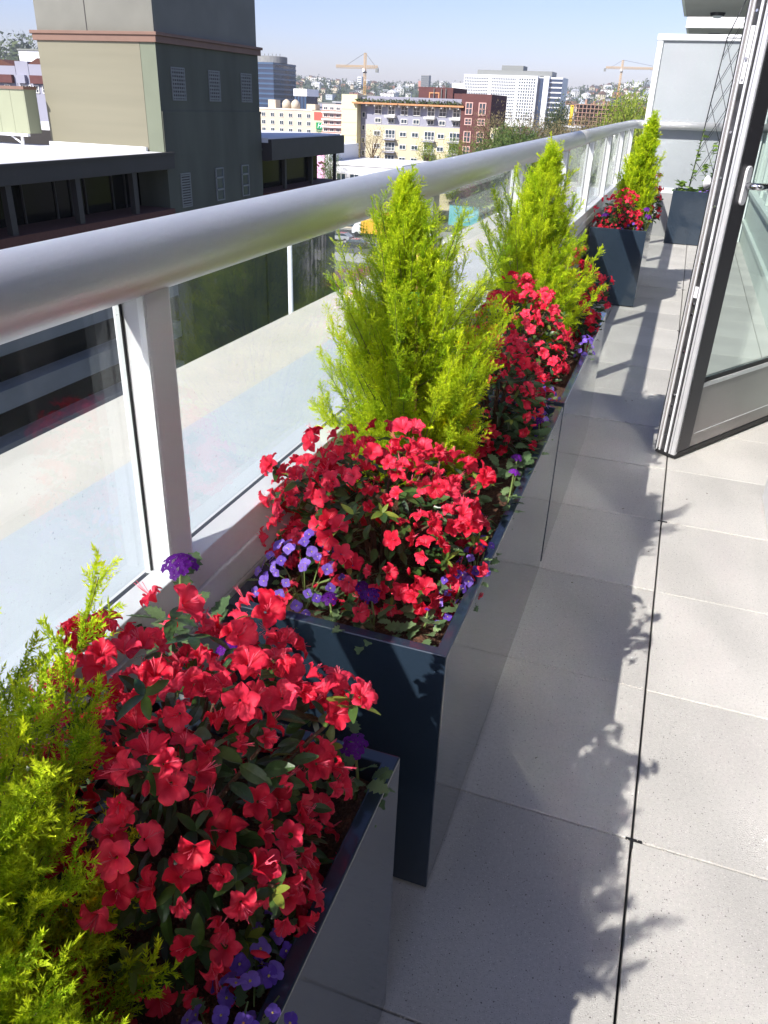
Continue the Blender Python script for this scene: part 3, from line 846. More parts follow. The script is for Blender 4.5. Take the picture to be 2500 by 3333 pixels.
lilac_plant('pale lilac flowers hanging over the rim past the planter seam', (-0.212, 2.63, ZS), (0.03, 0.07, 0.085), 14, 5, leaves=26)
lilac_plant('lilac flowers along the end rim of the lone planter', (-0.30, 5.83, ZS), (0.11, 0.035, 0.07), 16, 6, leaves=34)
verbena_plant('dark violet verbena on a leafy stalk standing before the railing post', (-0.50, 0.650, ZS), ((-0.025, 0.085, 0.20, 0.025), (0.05, 0.07, 0.10, 0.018)), 1, leaves=26, spread=0.045, lsc=0.036, lc=(-0.02, 0.065, 0.04))
verbena_plant('violet verbena over bare brown soil with downy leaves', (-0.335, 0.955, ZS), ((0.0, -0.01, 0.075, 0.017), (-0.03, 0.03, 0.06, 0.013)), 2, leaves=18, spread=0.06)
verbena_plant('dark verbena in shadow at the planter end beside the largest azalea', (-0.235, 0.625, ZS), ((0.0, 0.0, 0.095, 0.016),), 3, leaves=20, spread=0.05)
verbena_plant('downy green seedling on soil by the planter corner, one fallen petal', (-0.265, 0.985, ZS), ((0.01, 0.0, 0.05, 0.006),), 4, leaves=22, spread=0.05)
verbena_plant('violet verbena among leaves along the rim behind the soil patch', (-0.225, 1.40, ZS), ((-0.03, -0.1, 0.06, 0.014), (0.0, 0.1, 0.07, 0.012)), 5, leaves=36, spread=0.10)
verbena_plant('downy green leaves spilling over the rim just before the planter seam', (-0.215, 1.75, ZS), ((-0.01, 0.05, 0.08, 0.012),), 6, leaves=34, spread=0.09)
lilac_plant('lilac flowers mixed with leaves at the foot of the big azalea, inside the rim', (-0.245, 0.40, ZS), (0.035, 0.06, 0.06), 14, 7)
lilac_plant('lilac flowers under the azalea along the rim, beside the soil patch', (-0.235, 1.07, ZS), (0.03, 0.08, 0.06), 18, 8, leaves=30)
lilac_plant('thin lilac flowers on the rim before the planter seam', (-0.235, 1.90, ZS), (0.03, 0.09, 0.07), 14, 10, leaves=34)
verbena_plant('downy leaves and violet verbena on the soil at the front rim', (-0.40, 0.935, ZS), ((0.0, 0.0, 0.06, 0.014),), 8, leaves=16, spread=0.05)
verbena_plant('leafy green clump on the rim beside the conifer foot', (-0.235, 1.56, ZS), ((0.0, 0.02, 0.07, 0.012),), 9, leaves=40, spread=0.09)
verbena_plant('deep violet pansies at the rim of the lone planter', (-0.205, 6.05, ZS), ((0.0, 0.0, 0.10, 0.028), (-0.02, 0.16, 0.13, 0.026), (-0.27, -0.2, 0.11, 0.026)), 7, leaves=40, spread=0.16, lsc=0.035)

# ------------------------------------------------------------------ frosted privacy screen
def frosted():
    m = bpy.data.materials.new('frosted glass'); m.use_nodes = True
    nt = m.node_tree; N = nt.nodes; L = nt.links; p = N["Principled BSDF"]
    setin(p, "Roughness", 0.35)
    tc = N.new("ShaderNodeTexCoord"); vo = N.new("ShaderNodeTexVoronoi"); vo.inputs['Scale'].default_value = 55
    L.new(tc.outputs['Object'], vo.inputs['Vector'])
    nz = N.new("ShaderNodeTexNoise"); nz.inputs['Scale'].default_value = 2.2; L.new(tc.outputs['Object'], nz.inputs['Vector'])
    mix = N.new("ShaderNodeMix"); mix.data_type = 'RGBA'; mix.inputs['A'].default_value = lin(164, 170, 174); mix.inputs['B'].default_value = lin(180, 186, 189)
    L.new(nz.outputs[0], mix.inputs['Factor'])
    lt = N.new("ShaderNodeMath"); lt.operation = 'LESS_THAN'; lt.inputs[1].default_value = 0.09; L.new(vo.outputs['Distance'], lt.inputs[0])
    m2 = N.new("ShaderNodeMix"); m2.data_type = 'RGBA'; m2.inputs['B'].default_value = lin(206, 210, 212)
    L.new(lt.outputs[0], m2.inputs['Factor']); L.new(mix.outputs['Result'], m2.inputs['A'])
    L.new(m2.outputs['Result'], p.inputs['Base Color'])
    tr = N.new("ShaderNodeBsdfTranslucent"); L.new(m2.outputs['Result'], tr.inputs[0])
    mx = N.new("ShaderNodeMixShader"); mx.inputs[0].default_value = 0.25
    L.new(p.outputs[0], mx.inputs[1]); L.new(tr.outputs[0], mx.inputs[2]); L.new(mx.outputs[0], N["Material Output"].inputs[0])
    return m
M['frost'] = frosted()
sc = thing('privacy_screen', (0.07, 9.64, 0), 'tall frosted glass screen in a white metal frame across the balcony end', 'screen')
MB().box(-0.53, -0.475, 9.625, 9.675, 0.0, 1.855).build('frame_post', M['white_metal'], sc, bevel=0.003)
MB().box(0.60, 0.655, 9.625, 9.675, 0.0, 1.855).build('frame_post', M['white_metal'], sc, bevel=0.003)
MB().box(-0.54, 0.655, 9.615, 9.685, 1.8555, 1.915).build('top_rail', M['white_metal'], sc, bevel=0.012, seg=3)
MB().box(-0.474, 0.599, 9.63, 9.67, 0.44, 0.49).build('bottom_rail', M['white_metal'], sc, bevel=0.003)
MB().box(-0.474, 0.599, 9.645, 9.655, 0.4905, 1.855).build('frosted_pane', M['frost'], sc)
MB().box(-0.475, 0.599, 9.625, 9.675, 0.0, 0.4395).build('kick_panel', M['curb'], sc)

# ------------------------------------------------------------------ trellis and climbing plants in the square planter
tr = thing('wire_trellis', (0.06, 9.26, 0.47), 'black wire trellis fan standing in the square planter', 'trellis')
def wire(a, b, r=0.0035):
    MB().tube([a, b], r, 6).build('wire', M['black_metal'], tr, smooth=True)
ty = 9.27
wire((0.035, ty, 0.46), (0.075, ty, 1.09), 0.005)
wire((0.075, ty, 1.09), (0.116, ty, 1.86), 0.005)
wire((0.116, ty, 1.86), (0.225, ty, 2.2), 0.005)
wire((0.36, ty, 0.46), (0.36, ty, 2.2), 0.005)
for k in range(5):
    z = 0.62 + k * 0.27; xl = 0.045 + (z - 0.46) * 0.052
    wire((xl, ty + 0.004, z), (0.355, ty + 0.004, z + 0.62), 0.0028)
    wire((xl, ty - 0.004, z + 0.16), (0.355, ty - 0.004, max(0.47, z - 0.45)), 0.0028)
    wire((xl + 0.006, ty + 0.012, z - 0.02), (0.355, ty + 0.012, z + 0.56), 0.002)
wire((0.116, ty, 1.86), (0.36, ty, 1.86), 0.004)
rg = random.Random(3)
def climber(label, base, pts, nleaf, seed, sc=0.04):
    rg = random.Random(seed)
    t = thing('climbing_plant', base, label, 'plant', 'young plants in the square planter')
    P = [Vector(p) for p in pts]
    MB().tube([(0, 0, -0.02)] + P, 0.0025, 5).build('stem', M['stem'], t, smooth=True, local=True)
    for k in range(nleaf):
        s = rg.random() * (len(P) - 1); i = min(int(s), len(P) - 2); p = P[i].lerp(P[i + 1], s - i)
        a = rg.uniform(0, 6.28)
        inst('leaf', rg.choice(LEAF_VINE), t, p + Vector((rg.uniform(-.012, .012), rg.uniform(-.02, .02), 0)), aim_x((math.cos(a), math.sin(a), rg.uniform(-.3, .6)), rg.uniform(-.6, .6)), 1.5 * sc * rg.uniform(.6, 1.15))
    return t
climber('thin vine climbing the left leg of the wire trellis', (0.05, 9.24, 0.47), [(0.0, 0, 0.12), (0.012, 0, 0.35), (0.03, 0, 0.62)], 22, 1)
climber('leafy vine shoot rising through the middle of the trellis', (0.17, 9.22, 0.47), [(0.02, 0, 0.1), (0.0, 0, 0.22), (0.04, 0, 0.4), (0.02, 0, 0.48)], 30, 2)
climber('bushy dark green plant against the door side of the trellis', (0.21, 9.18, 0.47), [(-0.05, 0, 0.03), (0.0, 0, 0.09), (0.05, 0.02, 0.16), (0.02, -.02, 0.22)], 60, 3, 0.045)
climber('pale green plant at the corner of the square planter', (-0.055, 9.15, 0.47), [(-0.02, 0, 0.03), (0.03, 0, 0.07), (0.0, .02, 0.12)], 34, 4, 0.042)
climber('low green plant in the square planter before the trellis foot', (0.05, 9.13, 0.47), [(-0.04, 0, 0.02), (0.05, 0, 0.05), (0.0, .02, 0.07)], 30, 5, 0.036)
lilac_plant('lilac flowers on the front rim of the square planter', (0.20, 9.12, 0.47), (0.08, 0.03, 0.06), 12, 9, fr=0.014, leaves=16)

# ------------------------------------------------------------------ open terrace door
door = thing('terrace_door', (0.158, 3.06, 0), 'open aluminium framed glass door with lever handle standing across the terrace', 'door')
door.rotation_euler = (0, 0, math.radians(59.0))
M['door_face'] = mk('grey door paint', lin(140, 136, 134), 0.38, var=0.04, scale=3, metallic=0.35)
M['door_edge'] = mk('mill aluminium', lin(206, 206, 208), 0.35, var=0.05, scale=20, metallic=0.4)
DW, DT, DH = 0.92, 0.088, 2.35
def dbox(x0, x1, y0, y1, z0, z1, name, mat, par=None, bev=0.0015):
    return MB().box(x0, x1, y0, y1, z0, z1).build(name, mat, par or door, bevel=bev, local=True)
dbox(0.0, 0.100, 0.0, 0.030, 0.03, DH, 'stile', mk('door paint with dark reflection', lin(56, 54, 58), 0.5, var=0.04))  # stile coloured darker than the rails to stand for a dark reflection
dbox(DW - 0.10, DW, 0.0, 0.030, 0.03, DH, 'stile', M['door_face'])
dbox(0.1005, DW - 0.1005, 0.004, 0.030, 0.03, 0.278, 'kick_rail', M['door_face'])
dbox(0.112, DW - 0.112, 0.001, 0.0038, 0.085, 0.0875, 'rail_line', M['door_edge'], bev=0)
dbox(0.101, DW - 0.101, 0.0015, 0.030, 0.2785, 0.296, 'glazing_bead', M['door_edge'])
dbox(0.1005, DW - 0.1005, 0.004, 0.030, DH - 0.12, DH, 'top_rail', M['door_face'])
dbox(0.101, DW - 0.101, 0.006, 0.028, 0.2965, 0.312, 'gasket', M['gasket'])
dbox(0.1005, 0.109, 0.006, 0.028, 0.3125, DH - 0.125, 'gasket', M['gasket'])
dbox(0.110, DW - 0.101, 0.012, 0.022, 0.3125, DH - 0.12, 'glass_pane', M['door_glass'])
dbox(0.0, 0.090, 0.052, DT, 0.03, DH, 'back_stile', M['door_face'])
dbox(0.0905, DW, 0.052, DT, 0.03, 0.27, 'back_rail', M['door_face'])
# edge profile seen end on: strips from the lit face to the far lip
prof = [(0.000, 0.0016, 'door_edge', -0.004), (0.0020, 0.0170, 'door_edge', -0.007), (0.0174, 0.0190, 'dark_metal', -0.004), (0.0194, 0.0265, 'door_edge', -0.006),
        (0.0268, 0.0365, 'gasket', 0.003), (0.0369, 0.0400, 'door_edge', -0.005), (0.0404, 0.0470, 'alu_paint', -0.003), (0.0474, 0.0655, 'dark_metal', 0.002),
        (0.0658, 0.0690, 'door_edge', -0.004), (0.0694, 0.0730, 'alu_paint', -0.002), (0.0733, 0.0805, 'gasket', 0.001), (0.0808, 0.0850, 'door_edge', -0.004), (0.0853, 0.0880, 'gasket', -0.006)]
for a, b, m, off in prof:
    dbox(off, 0.012 if off < 0.01 else 0.02, a, b, 0.022, DH, 'edge_strip', M[m], bev=0.0006)
lock = dbox(-0.0005, 0.0015, 0.0485, 0.0645, 0.03, DH, 'lock_strip', mk('worn lock channel', lin(70, 70, 72), 0.5, var=0.5, scale=24, metallic=0.6), bev=0)
for z in (0.09, 0.17, 0.21, 0.36, 0.42, 0.56, 0.74, 0.93, 1.02, 1.16, 1.31, 1.5, 1.72, 1.9):
    MB().tube([(0.0, 0.0565, z), (-0.003, 0.0565, z)], 0.0042, 10).build('screw', M['chrome'], lock, local=True)
for z0, z1 in ((1.30, 1.46), (0.62, 0.66), (1.78, 1.84)):
    dbox(-0.003, -0.0008, 0.0495, 0.0635, z0, z1, 'strike_plate', M['alu_paint'], lock, 0.0005)
for z in (0.255, 0.60, 1.37, 1.70):
    MB().tube([(-0.001, 0.056, z), (-0.010, 0.056, z)], [0.006, 0.0045], 10).build('lock_cam', M['chrome'], lock, local=True)
# lever handles
hp = MB()
ring = [(0.058 + 0.017 * math.cos(t), 1.0 + (0.045 if math.sin(t) > 0 else -0.045) + 0.017 * math.sin(t)) for t in [i * 2 * math.pi / 24 for i in range(24)]]
hp.prism(ring, 'y', -0.010, -0.0005)
hd = hp.build('handle_plate', M['alu_paint'], door, bevel=0.002, local=True)
MB().tube([(0.058, -0.008, 1.0), (0.058, -0.040, 1.0), (0.066, -0.052, 1.0), (0.085, -0.056, 1.0), (0.135, -0.055, 0.999), (0.185, -0.052, 0.997)],
          [0.011, 0.011, 0.0115, 0.0115, 0.0105, 0.009], 14).build('lever', M['chrome'], hd, smooth=True, local=True)
MB().tube([(0.045, DT, 1.0), (0.045, DT + 0.03, 1.0), (0.045, DT + 0.042, 1.0), (0.045, DT + 0.05, 1.0)], [0.010, 0.012, 0.024, 0.012], 14).build('knob', M['alu_paint'], door, smooth=True, local=True)
dbox(0.0, DW, 0.0, DT, 0.008, 0.0285, 'bottom_seal', M['gasket'])

# ------------------------------------------------------------------ our own building beside the terrace
M['panel'] = mk('pale green grey panel', lin(188, 197, 191), 0.55, var=0.04, scale=2)
M['win_dark'] = mk('window glass', lin(40, 52, 56), 0.05, var=0.1, ior=1.6)
M['soffit'] = mk('soffit plaster', lin(176, 172, 168), 0.85, var=0.05, scale=2)
home = thing('apartment_building', (0.9, 6.0, -20), 'pale apartment building wall along the terrace with window bays and balcony slabs', 'building')
FX = 0.665
MB().box(FX, 3.0, 3.90, 26.0, -20.0, 0.52).build('lower_wall', M['panel'], home)
MB().box(FX, 3.0, -3.5, 3.8995, -20.0, -0.05).build('lower_wall', M['panel'], home)

def coated():
    m = mk('coated window glass', lin(26, 32, 34), 0.6, var=0.05)
    nt = m.node_tree; N = nt.nodes; L = nt.links
    g = N.new("ShaderNodeBsdfGlossy"); g.inputs['Roughness'].default_value = 0.12
    fr = N.new("ShaderNodeFresnel"); fr.inputs[0].default_value = 1.95
    mx = N.new("ShaderNodeMixShader"); L.new(fr.outputs[0], mx.inputs[0]); L.new(N["Principled BSDF"].outputs[0], mx.inputs[1]); L.new(g.outputs[0], mx.inputs[2])
    L.new(mx.outputs[0], N["Material Output"].inputs[0]); return m
M['coated'] = coated()
MB().box(FX, 3.0, -3.5, 3.8995, 2.40, 9.0).build('upper_wall', M['coated'], home)
M['charcoal'] = mk('charcoal wall panel', lin(72, 72, 74), 0.8, var=0.06)
mull = [-3.64, -2.84, -2.04, -1.24, -0.44, 0.36, 1.20, 2.04, 2.90]
for a, b in zip(mull[:-1], mull[1:]):
    MB().box(FX - 0.01, FX + 0.05, a - 0.07, a + 0.07, -0.049, 2.399).build('mullion', M['charcoal'], home, bevel=0.003)
    MB().box(FX + 0.015, FX + 0.025, a + 0.0705, b - 0.0705, 0.10, 2.399).build('window_pane' if a > -0.5 else 'infill_panel', M['coated'] if a > -0.5 else M['charcoal'], home)
    MB().box(FX + 0.005, FX + 0.03, a + 0.0705, b - 0.0705, -0.049, 0.0995).build('sill', M['panel'], home)
MB().box(FX - 0.01, FX + 0.05, 2.83, 2.97, -0.049, 2.399).build('door_jamb', M['panel'], home, bevel=0.003)
MB().box(FX, 3.0, 3.90, 26.0, 2.40, 9.0).build('upper_wall', M['coated'], home)
MB().box(2.6, 3.0, -3.5, 26.0, -0.049, 2.399).build('room_wall', M['panel'], home)
MB().box(FX - 0.055, FX + 0.03, 3.93, 9.6, 0.521, 0.56).build('sill', M['panel'], home, bevel=0.004)
MB().box(FX - 0.03, FX - 0.0005, 3.93, 9.6, 0.20, 0.24).build('ledge_trim', M['panel'], home, bevel=0.004)
for k in range(9):
    y = 3.93 + k * 0.72
    w = MB().box(FX - 0.02, FX + 0.05, y, y + 0.06, 0.561, 2.40).build('mullion', M['panel'], home, bevel=0.003)
    if y + 0.72 < 9.75:
        pane = MB().box(FX + 0.03, FX + 0.04, y + 0.0605, y + 0.7195, 0.62, 2.38).build('window_pane', M['win_dark'], home)
        fr = MB()
        fr.box(FX + 0.005, FX + 0.029, y + 0.061, y + 0.10, 0.5615, 2.399); fr.box(FX + 0.005, FX + 0.029, y + 0.68, y + 0.719, 0.5615, 2.399)
        fr.box(FX + 0.005, FX + 0.029, y + 0.1005, y + 0.6795, 0.5615, 0.62)
        fr.build('window_frame', M['panel'], pane, bevel=0.003)
MB().box(FX, 0.75, 9.71, 26.0, 0.5205, 2.40).build('far_wall', M['panel'], home)
MB().box(FX - 0.2, FX - 0.001, 1.2, 2.84, 0.001, 0.10).build('door_sill', M['alu_paint'], home, bevel=0.005)
MB().tube([(FX - 0.001, 5.15, 0.38), (FX - 0.05, 5.15, 0.39), (FX - 0.055, 5.15, 0.47), (FX - 0.001, 5.15, 0.48)], 0.006, 8).build('pull_handle', M['chrome'], home, smooth=True)
for ya, yb, lab in ((12.3, 16.3, 'a'), (18.3, 20.6, 'b')):
    s = MB().box(-0.545, FX - 0.001, ya, yb, 2.652, 2.83).build('balcony_slab', M['white'], home, bevel=0.006)
    MB().box(-0.50, FX - 0.002, ya + 0.05, yb - 0.05, 2.645, 2.6515).build('soffit', M['soffit'], s)
    yl = yb - 0.7 if lab == 'a' else (ya + yb) / 2
    MB().tube([(-0.02, yl, 2.60), (-0.02, yl, 2.644)], [0.10, 0.12], 20).build('ceiling_light', M['dark_metal'], s)
    MB().tube([(-0.02, yl, 2.57), (-0.02, yl, 2.5995)], [0.05, 0.085], 20).build('lamp_lens', M['white_metal'], s)
MB().box(-1.95, FX - 0.001, -3.5, 13.9, -20.0, -0.255).build('lower_facade', M['panel'], home)

# ------------------------------------------------------------------ ground, streets, hills
GZ = -20.0
M['asphalt'] = mk('asphalt', (0.075, 0.075, 0.078), 0.9, var=0.2, scale=0.15, fine=0.1, fscale=4)
M['city_ground'] = mk('city ground', (0.13, 0.125, 0.115), 0.95, var=0.35, scale=0.02, fine=0.3, fscale=0.2)
M['sidewalk'] = mk('sidewalk', (0.36, 0.35, 0.33), 0.9, var=0.1, scale=0.5)
M['road_paint'] = mk('road paint', (0.75, 0.75, 0.72), 0.7)
M['grass'] = mk('lawn', (0.11, 0.20, 0.03), 0.9, var=0.35, scale=0.4)
gr = MB().box(-5200, 5200, -900, 5400, GZ - 0.6, GZ).build('ground', M['city_ground']); tag(gr, kind='structure')
rd = MB().box(-28.0, -8.0, -60, 420, GZ, GZ + 0.004).build('road', M['asphalt']); tag(rd, kind='structure')
rd2 = MB().box(-140.0, -28.01, 118, 142, GZ, GZ + 0.004).build('road', M['asphalt']); tag(rd2, kind='structure')
for x0, x1, ya, yb in ((-31.9, -28.0, -60, 117.9), (-8.0, -3.0, -60, 420), (-31.9, -28.0, 142.1, 420), (-140, -32, 112, 117.9), (-140, -32, 142.1, 149)):
    s = MB().box(x0, x1, ya, yb, GZ, GZ + 0.13).build('pavement', M['sidewalk']); tag(s, kind='structure')
mk_ = MB()
for k in range(60):
    y = -50 + k * 7
    mk_.box(-18.1, -17.9, y, y + 3, GZ + 0.0041, GZ + 0.008)
for k in range(9):
    mk_.box(-27 + k * 2.1, -26 + k * 2.1, 108, 112, GZ + 0.0041, GZ + 0.008)
    mk_.box(-36, -32, 119 + k * 2.5, 120.2 + k * 2.5, GZ + 0.0041, GZ + 0.008)
for k in range(12): mk_.box(-110 + k * 6, -107 + k * 6, 129.9, 130.1, GZ + 0.0041, GZ + 0.008)
mk_.build('road_marking', M['road_paint'], rd)
lawn = MB().box(-7.9, -2.3, 14, 150, GZ + 0.131, GZ + 0.2).build('lawn', M['grass']); tag(lawn, kind='structure')

CREST = [(-1.3, 45), (-0.474, 66), (-0.436, 58), (-0.395, 51), (-0.355, 52), (-0.316, 55), (-0.278, 56), (-0.146, 49), (-0.122, 56), (-0.098, 66), (-0.075, 69), (-0.054, 80), (0.3, 90)]
def hill_z(x, y):
    b = x / y
    c = float(np.interp(b, [q[0] for q in CREST], [q[1] for q in CREST]))
    t = min(1, max(0, (y - 950) / 2250)); t = t * t * (3 - 2 * t)
    n = 3.2 * math.sin(x * 0.011) * math.sin(y * 0.008 + 1) + 1.8 * math.sin(x * 0.031 + 2) * math.sin(y * 0.021)
    back = max(0, (y - 3400) / 1500); 
    return GZ - 0.3 + (c + 20) * t * (1 - 0.5 * back) + n * t
M['hill'] = mk('wooded hillside', (0.055, 0.075, 0.045), 1.0, var=0.4, scale=0.012, fine=0.4, fscale=0.08)
hv, hf = [], []
nb, nr = 90, 44
for j in range(nr + 1):
    y = 950 + (4600 - 950) * (j / nr)
    for i in range(nb + 1):
        b = -1.25 + 1.55 * i / nb; x = b * y
        hv.append((x, y, hill_z(x, y)))
for j in range(nr):
    for i in range(nb):
        a = j * (nb + 1) + i; hf.append((a, a + 1, a + nb + 2, a + nb + 1))
hl = MB().add(hv, hf).build('hillside', M['hill'], smooth=True); tag(hl, kind='structure')

# far woods on the hill read as one mass
rg = np.random.default_rng(12)
T, V = [], []
M['far_tree'] = leaf_mat('far woods', (0.030, 0.052, 0.024), (0.095, 0.12, 0.045), 0.9, 0.1, attr='tint')
def clump(cx, cy, cz, r, h, n, tint, conifer=False):
    for k in range(n):
        d = rg.normal(size=3); d /= np.linalg.norm(d)
        zz = rg.random()
        rr = r * ((1 - zz) if conifer else math.sqrt(max(0.1, 1 - (2 * zz - 1) ** 2)))
        p = np.array([cx + d[0] * rr, cy + d[1] * rr, cz + zz * h])
        a = rg.normal(size=3) * r * 0.42; b = rg.normal(size=3) * r * 0.42
        T.append([p, p + a, p + b]); V.append(np.clip(tint + rg.normal() * 0.12, 0, 1))
for k in range(3000):
    y = 1250 + 2150 * rg.random() ** 0.7; b = rg.uniform(-0.60, 0.06)
    x = b * y; z = hill_z(x, y); con = rg.random() < 0.4
    clump(x, y, z - 1, rg.uniform(4, 8.5), rg.uniform(9, 19) * (1.15 if con else 0.85), 13, rg.uniform(0, 0.9), con)
for k in range(240):   # left of the tower
    y = rg.uniform(900, 1500); b = rg.uniform(-0.98, -0.86); x = b * y
    clump(x, y, hill_z(x, y) - 1, rg.uniform(6, 11), rg.uniform(60, 95) * y / 1000 * 0.9, 16, rg.uniform(0.3, 1), False)
wd = bpy.data.objects.new('hillside_woods', tri_mesh('hillside_woods', T, V, M['far_tree'])); COL.objects.link(wd)
tag(wd, 'dark green woods between the houses on the far hillside', 'woods', kind='stuff')

# ------------------------------------------------------------------ far houses
def house_mesh(i, wall, roof):
    m = MB(); w, d, h = 9 + i * 2.0, 8, 5.5 + i % 2 * 2.5
    m.box(-w / 2, w / 2, -d / 2, d / 2, -4, h); nw = len(m.f)
    if i % 3 == 2:
        m.box(-w / 2 - 0.3, w / 2 + 0.3, -d / 2 - 0.3, d / 2 + 0.3, h + 0.01, h + 0.5)
    else:
        m.prism([(-w / 2 - 0.5, h + 0.02), (w / 2 + 0.5, h + 0.02), (0, h + 3.2)], 'y', -d / 2 - 0.4, d / 2 + 0.4)
    nr_ = len(m.f)
    for s in range(int(h // 2.6)):
        for q in (-0.3, 0.0, 0.3):
            m.box(q * w - 0.6, q * w + 0.6, -d / 2 - 0.06, -d / 2 - 0.01, 0.9 + s * 2.6, 2.2 + s * 2.6)
    me = m.mesh('house'); [me.materials.append(x) for x in (wall, roof, M['win_dark'])]
    me.polygons.foreach_set('material_index', [0 if k < nw else 1 if k < nr_ else 2 for k in range(len(me.polygons))])
    return me
walls = [mk('house wall ' + n, c, 0.8, var=0.05, scale=0.2, objvar=0.18) for n, c in (('white', lin(226, 224, 220)), ('cream', lin(214, 200, 176)), ('grey', lin(176, 182, 190)), ('rust', lin(160, 112, 92)))]
roofs = [mk('house roof ' + n, c, 0.9, var=0.1, scale=0.5) for n, c in (('grey', lin(96, 96, 100)), ('brown', lin(112, 84, 70)), ('pale', lin(196, 196, 198)))]
HM = [(house_mesh(i, walls[w], roofs[r]), n) for i, (w, r, n) in enumerate(((0, 0, 'white'), (1, 1, 'cream'), (2, 2, 'pale grey'), (0, 2, 'white'), (3, 0, 'rust coloured'), (0, 1, 'white')))]
rr = random.Random(4)
WORDS = {0: 'white house with grey gabled roof among trees on the far hill', 1: 'cream house with brown gabled roof among trees on the far hill', 2: 'pale grey flat-roofed house on the far hill',
         3: 'white house with pale gabled roof on the far hill', 4: 'rust coloured house with grey roof on the far hill', 5: 'white flat-roofed house with brown top on the far hill'}
for k in range(296):
    y = 1300 + 1950 * rr.random() ** 0.8
    b = rr.uniform(-0.50, -0.20) if rr.random() < 0.55 else rr.uniform(-0.16, -0.02)
    x = b * y; i = rr.randrange(6)
    o = bpy.data.objects.new('house', HM[i][0]); COL.objects.link(o)
    o.location = (x, y, hill_z(x, y) + 1.5); o.rotation_euler = (0, 0, rr.uniform(-0.5, 0.5)); s = rr.uniform(0.9, 1.7); o.scale = (s, s, s)
    tag(o, WORDS[i], 'house', 'houses on the far hillside, type %s' % ('one', 'two', 'three', 'four', 'five', 'six')[i])

# ------------------------------------------------------------------ building helpers
M['win'] = mk('far window glass', lin(58, 70, 82), 0.08, var=0.1, ior=1.55)
M['win_frame'] = mk('window frame white', lin(228, 226, 220), 0.6)
WC = {}
def window(parent, x0, x1, z0, z1, y, fw=0.1, depth=0.12, frame=None, div=0, mid=False, axis='y', name='window'):
    """window on a wall that faces -Y (axis y, y = wall plane) or +X (axis x: x0..x1 run along Y and y is the wall's x)"""
    frame = frame or M['win_frame']
    w, h = x1 - x0, z1 - z0
    key = (round(w, 2), round(h, 2), fw, depth, frame.name, div, mid, axis)
    if key not in WC:
        m = MB(); m.box(0, fw, -depth, -0.01, 0, h); m.box(w - fw, w, -depth, -0.01, 0, h)
        m.box(fw, w - fw, -depth, -0.01, 0, fw); m.box(fw, w - fw, -depth, -0.01, h - fw, h)
        for k in range(div):
            c = w * (k + 1) / (div + 1); m.box(c - fw * .35, c + fw * .35, -depth * .9, -0.01, fw, h - fw)
        if mid: m.box(fw, w - fw, -depth * .8, -0.01, h * .5 - fw * .3, h * .5 + fw * .3)
        p = MB().box(fw * .5, w - fw * .5, -depth * .45, -0.02, fw * .5, h - fw * .5)
        ms = []
        for q, mat in ((m, frame), (p, M['win'])):
            if axis == 'x': q.v = [(-b, a, c) for a, b, c in q.v]
            me = q.mesh(name); me.materials.append(mat); ms.append(me)
        WC[key] = ms
    f, p = WC[key]
    loc = Vector((x0, y, z0)) if axis == 'y' else Vector((y, x0, z0))
    o = inst(name, f, parent, loc - wloc(parent)); inst('pane', p, o, (0, 0, 0))
    return o
def text_part(txt, parent, loc, size, mat, rot=(math.pi / 2, 0, 0), ext=0.05, shear=0.0):
    cu = bpy.data.curves.new('lettering', 'FONT'); cu.body = txt; cu.size = size; cu.extrude = ext; cu.align_x = 'CENTER'; cu.align_y = 'CENTER'; cu.shear = shear
    to = bpy.data.objects.new('lettering', cu); COL.objects.link(to)
    bpy.context.view_layer.update()
    me = bpy.data.meshes.new_from_object(to.evaluated_get(bpy.context.evaluated_depsgraph_get()))
    bpy.data.objects.remove(to)
    me.materials.clear(); me.materials.append(mat)
    o = bpy.data.objects.new('lettering', me); COL.objects.link(o); o.parent = parent
    o.location = Vector(loc) - wloc(parent); o.rotation_euler = rot
    return o
B = lambda name, mat, par, *boxes, **kw: (lambda m: [m.box(*b) for b in boxes] and m.build(name, mat, par, **kw))(MB())

# ------------------------------------------------------------------ tower and its low wings across the street
M['olive'] = mk('olive render', lin(84, 86, 74), 0.85, var=0.2, scale=0.5, bump=0.2, bscale=8, stretch=(1, 1, 0.25))
M['olive_strip'] = mk('green grey render', lin(112, 118, 100), 0.85, var=0.06, scale=0.6)
M['cream_brick'] = mk('cream siding', lin(126, 122, 103), 0.85, var=0.05, scale=0.3, bump=0.3, bscale=10, stretch=(0.3, 0.3, 6))
M['upper_render'] = mk('grey beige render', lin(120, 119, 110), 0.85, var=0.14, scale=0.35)
M['copper'] = mk('terracotta band', lin(122, 94, 80), 0.7, var=0.08, scale=1)
M['roof_white'] = mk('white roof membrane', lin(216, 216, 218), 0.8, var=0.05, scale=0.2)
M['fascia'] = mk('dark bronze fascia', lin(52, 48, 46), 0.6, var=0.1, scale=1)
M['dark_glass'] = mk('black storefront glass', lin(10, 11, 12), 0.1, var=0.1, ior=1.25)
M['louver'] = mk('grey louver', lin(126, 128, 124), 0.7)
M['brown'] = mk('brown base', lin(92, 56, 46), 0.8)
M['concrete'] = mk('garage concrete', lin(134, 134, 132), 0.9, var=0.12, scale=0.4)
TX, TY0, TY1 = -32.0, 47.6, 60.8
tw = thing('tower_building', (-36, 50, GZ), 'olive stucco tower with terracotta band and louvred vents between low dark wings', 'building')
sh = B('shaft', M['olive'], tw, (-40.8, TX, TY0, TY1, GZ, 3.95))
B('upper_shaft', M['upper_render'], tw, (-40.75, TX - 0.06, TY0 + 0.05, TY1 - 0.05, 4.5, 12.5))
B('wall_joint', M['fascia'], tw, (-36.95, -36.9, TY0 + 0.03, TY0 + 0.049, 4.51, 12.5))
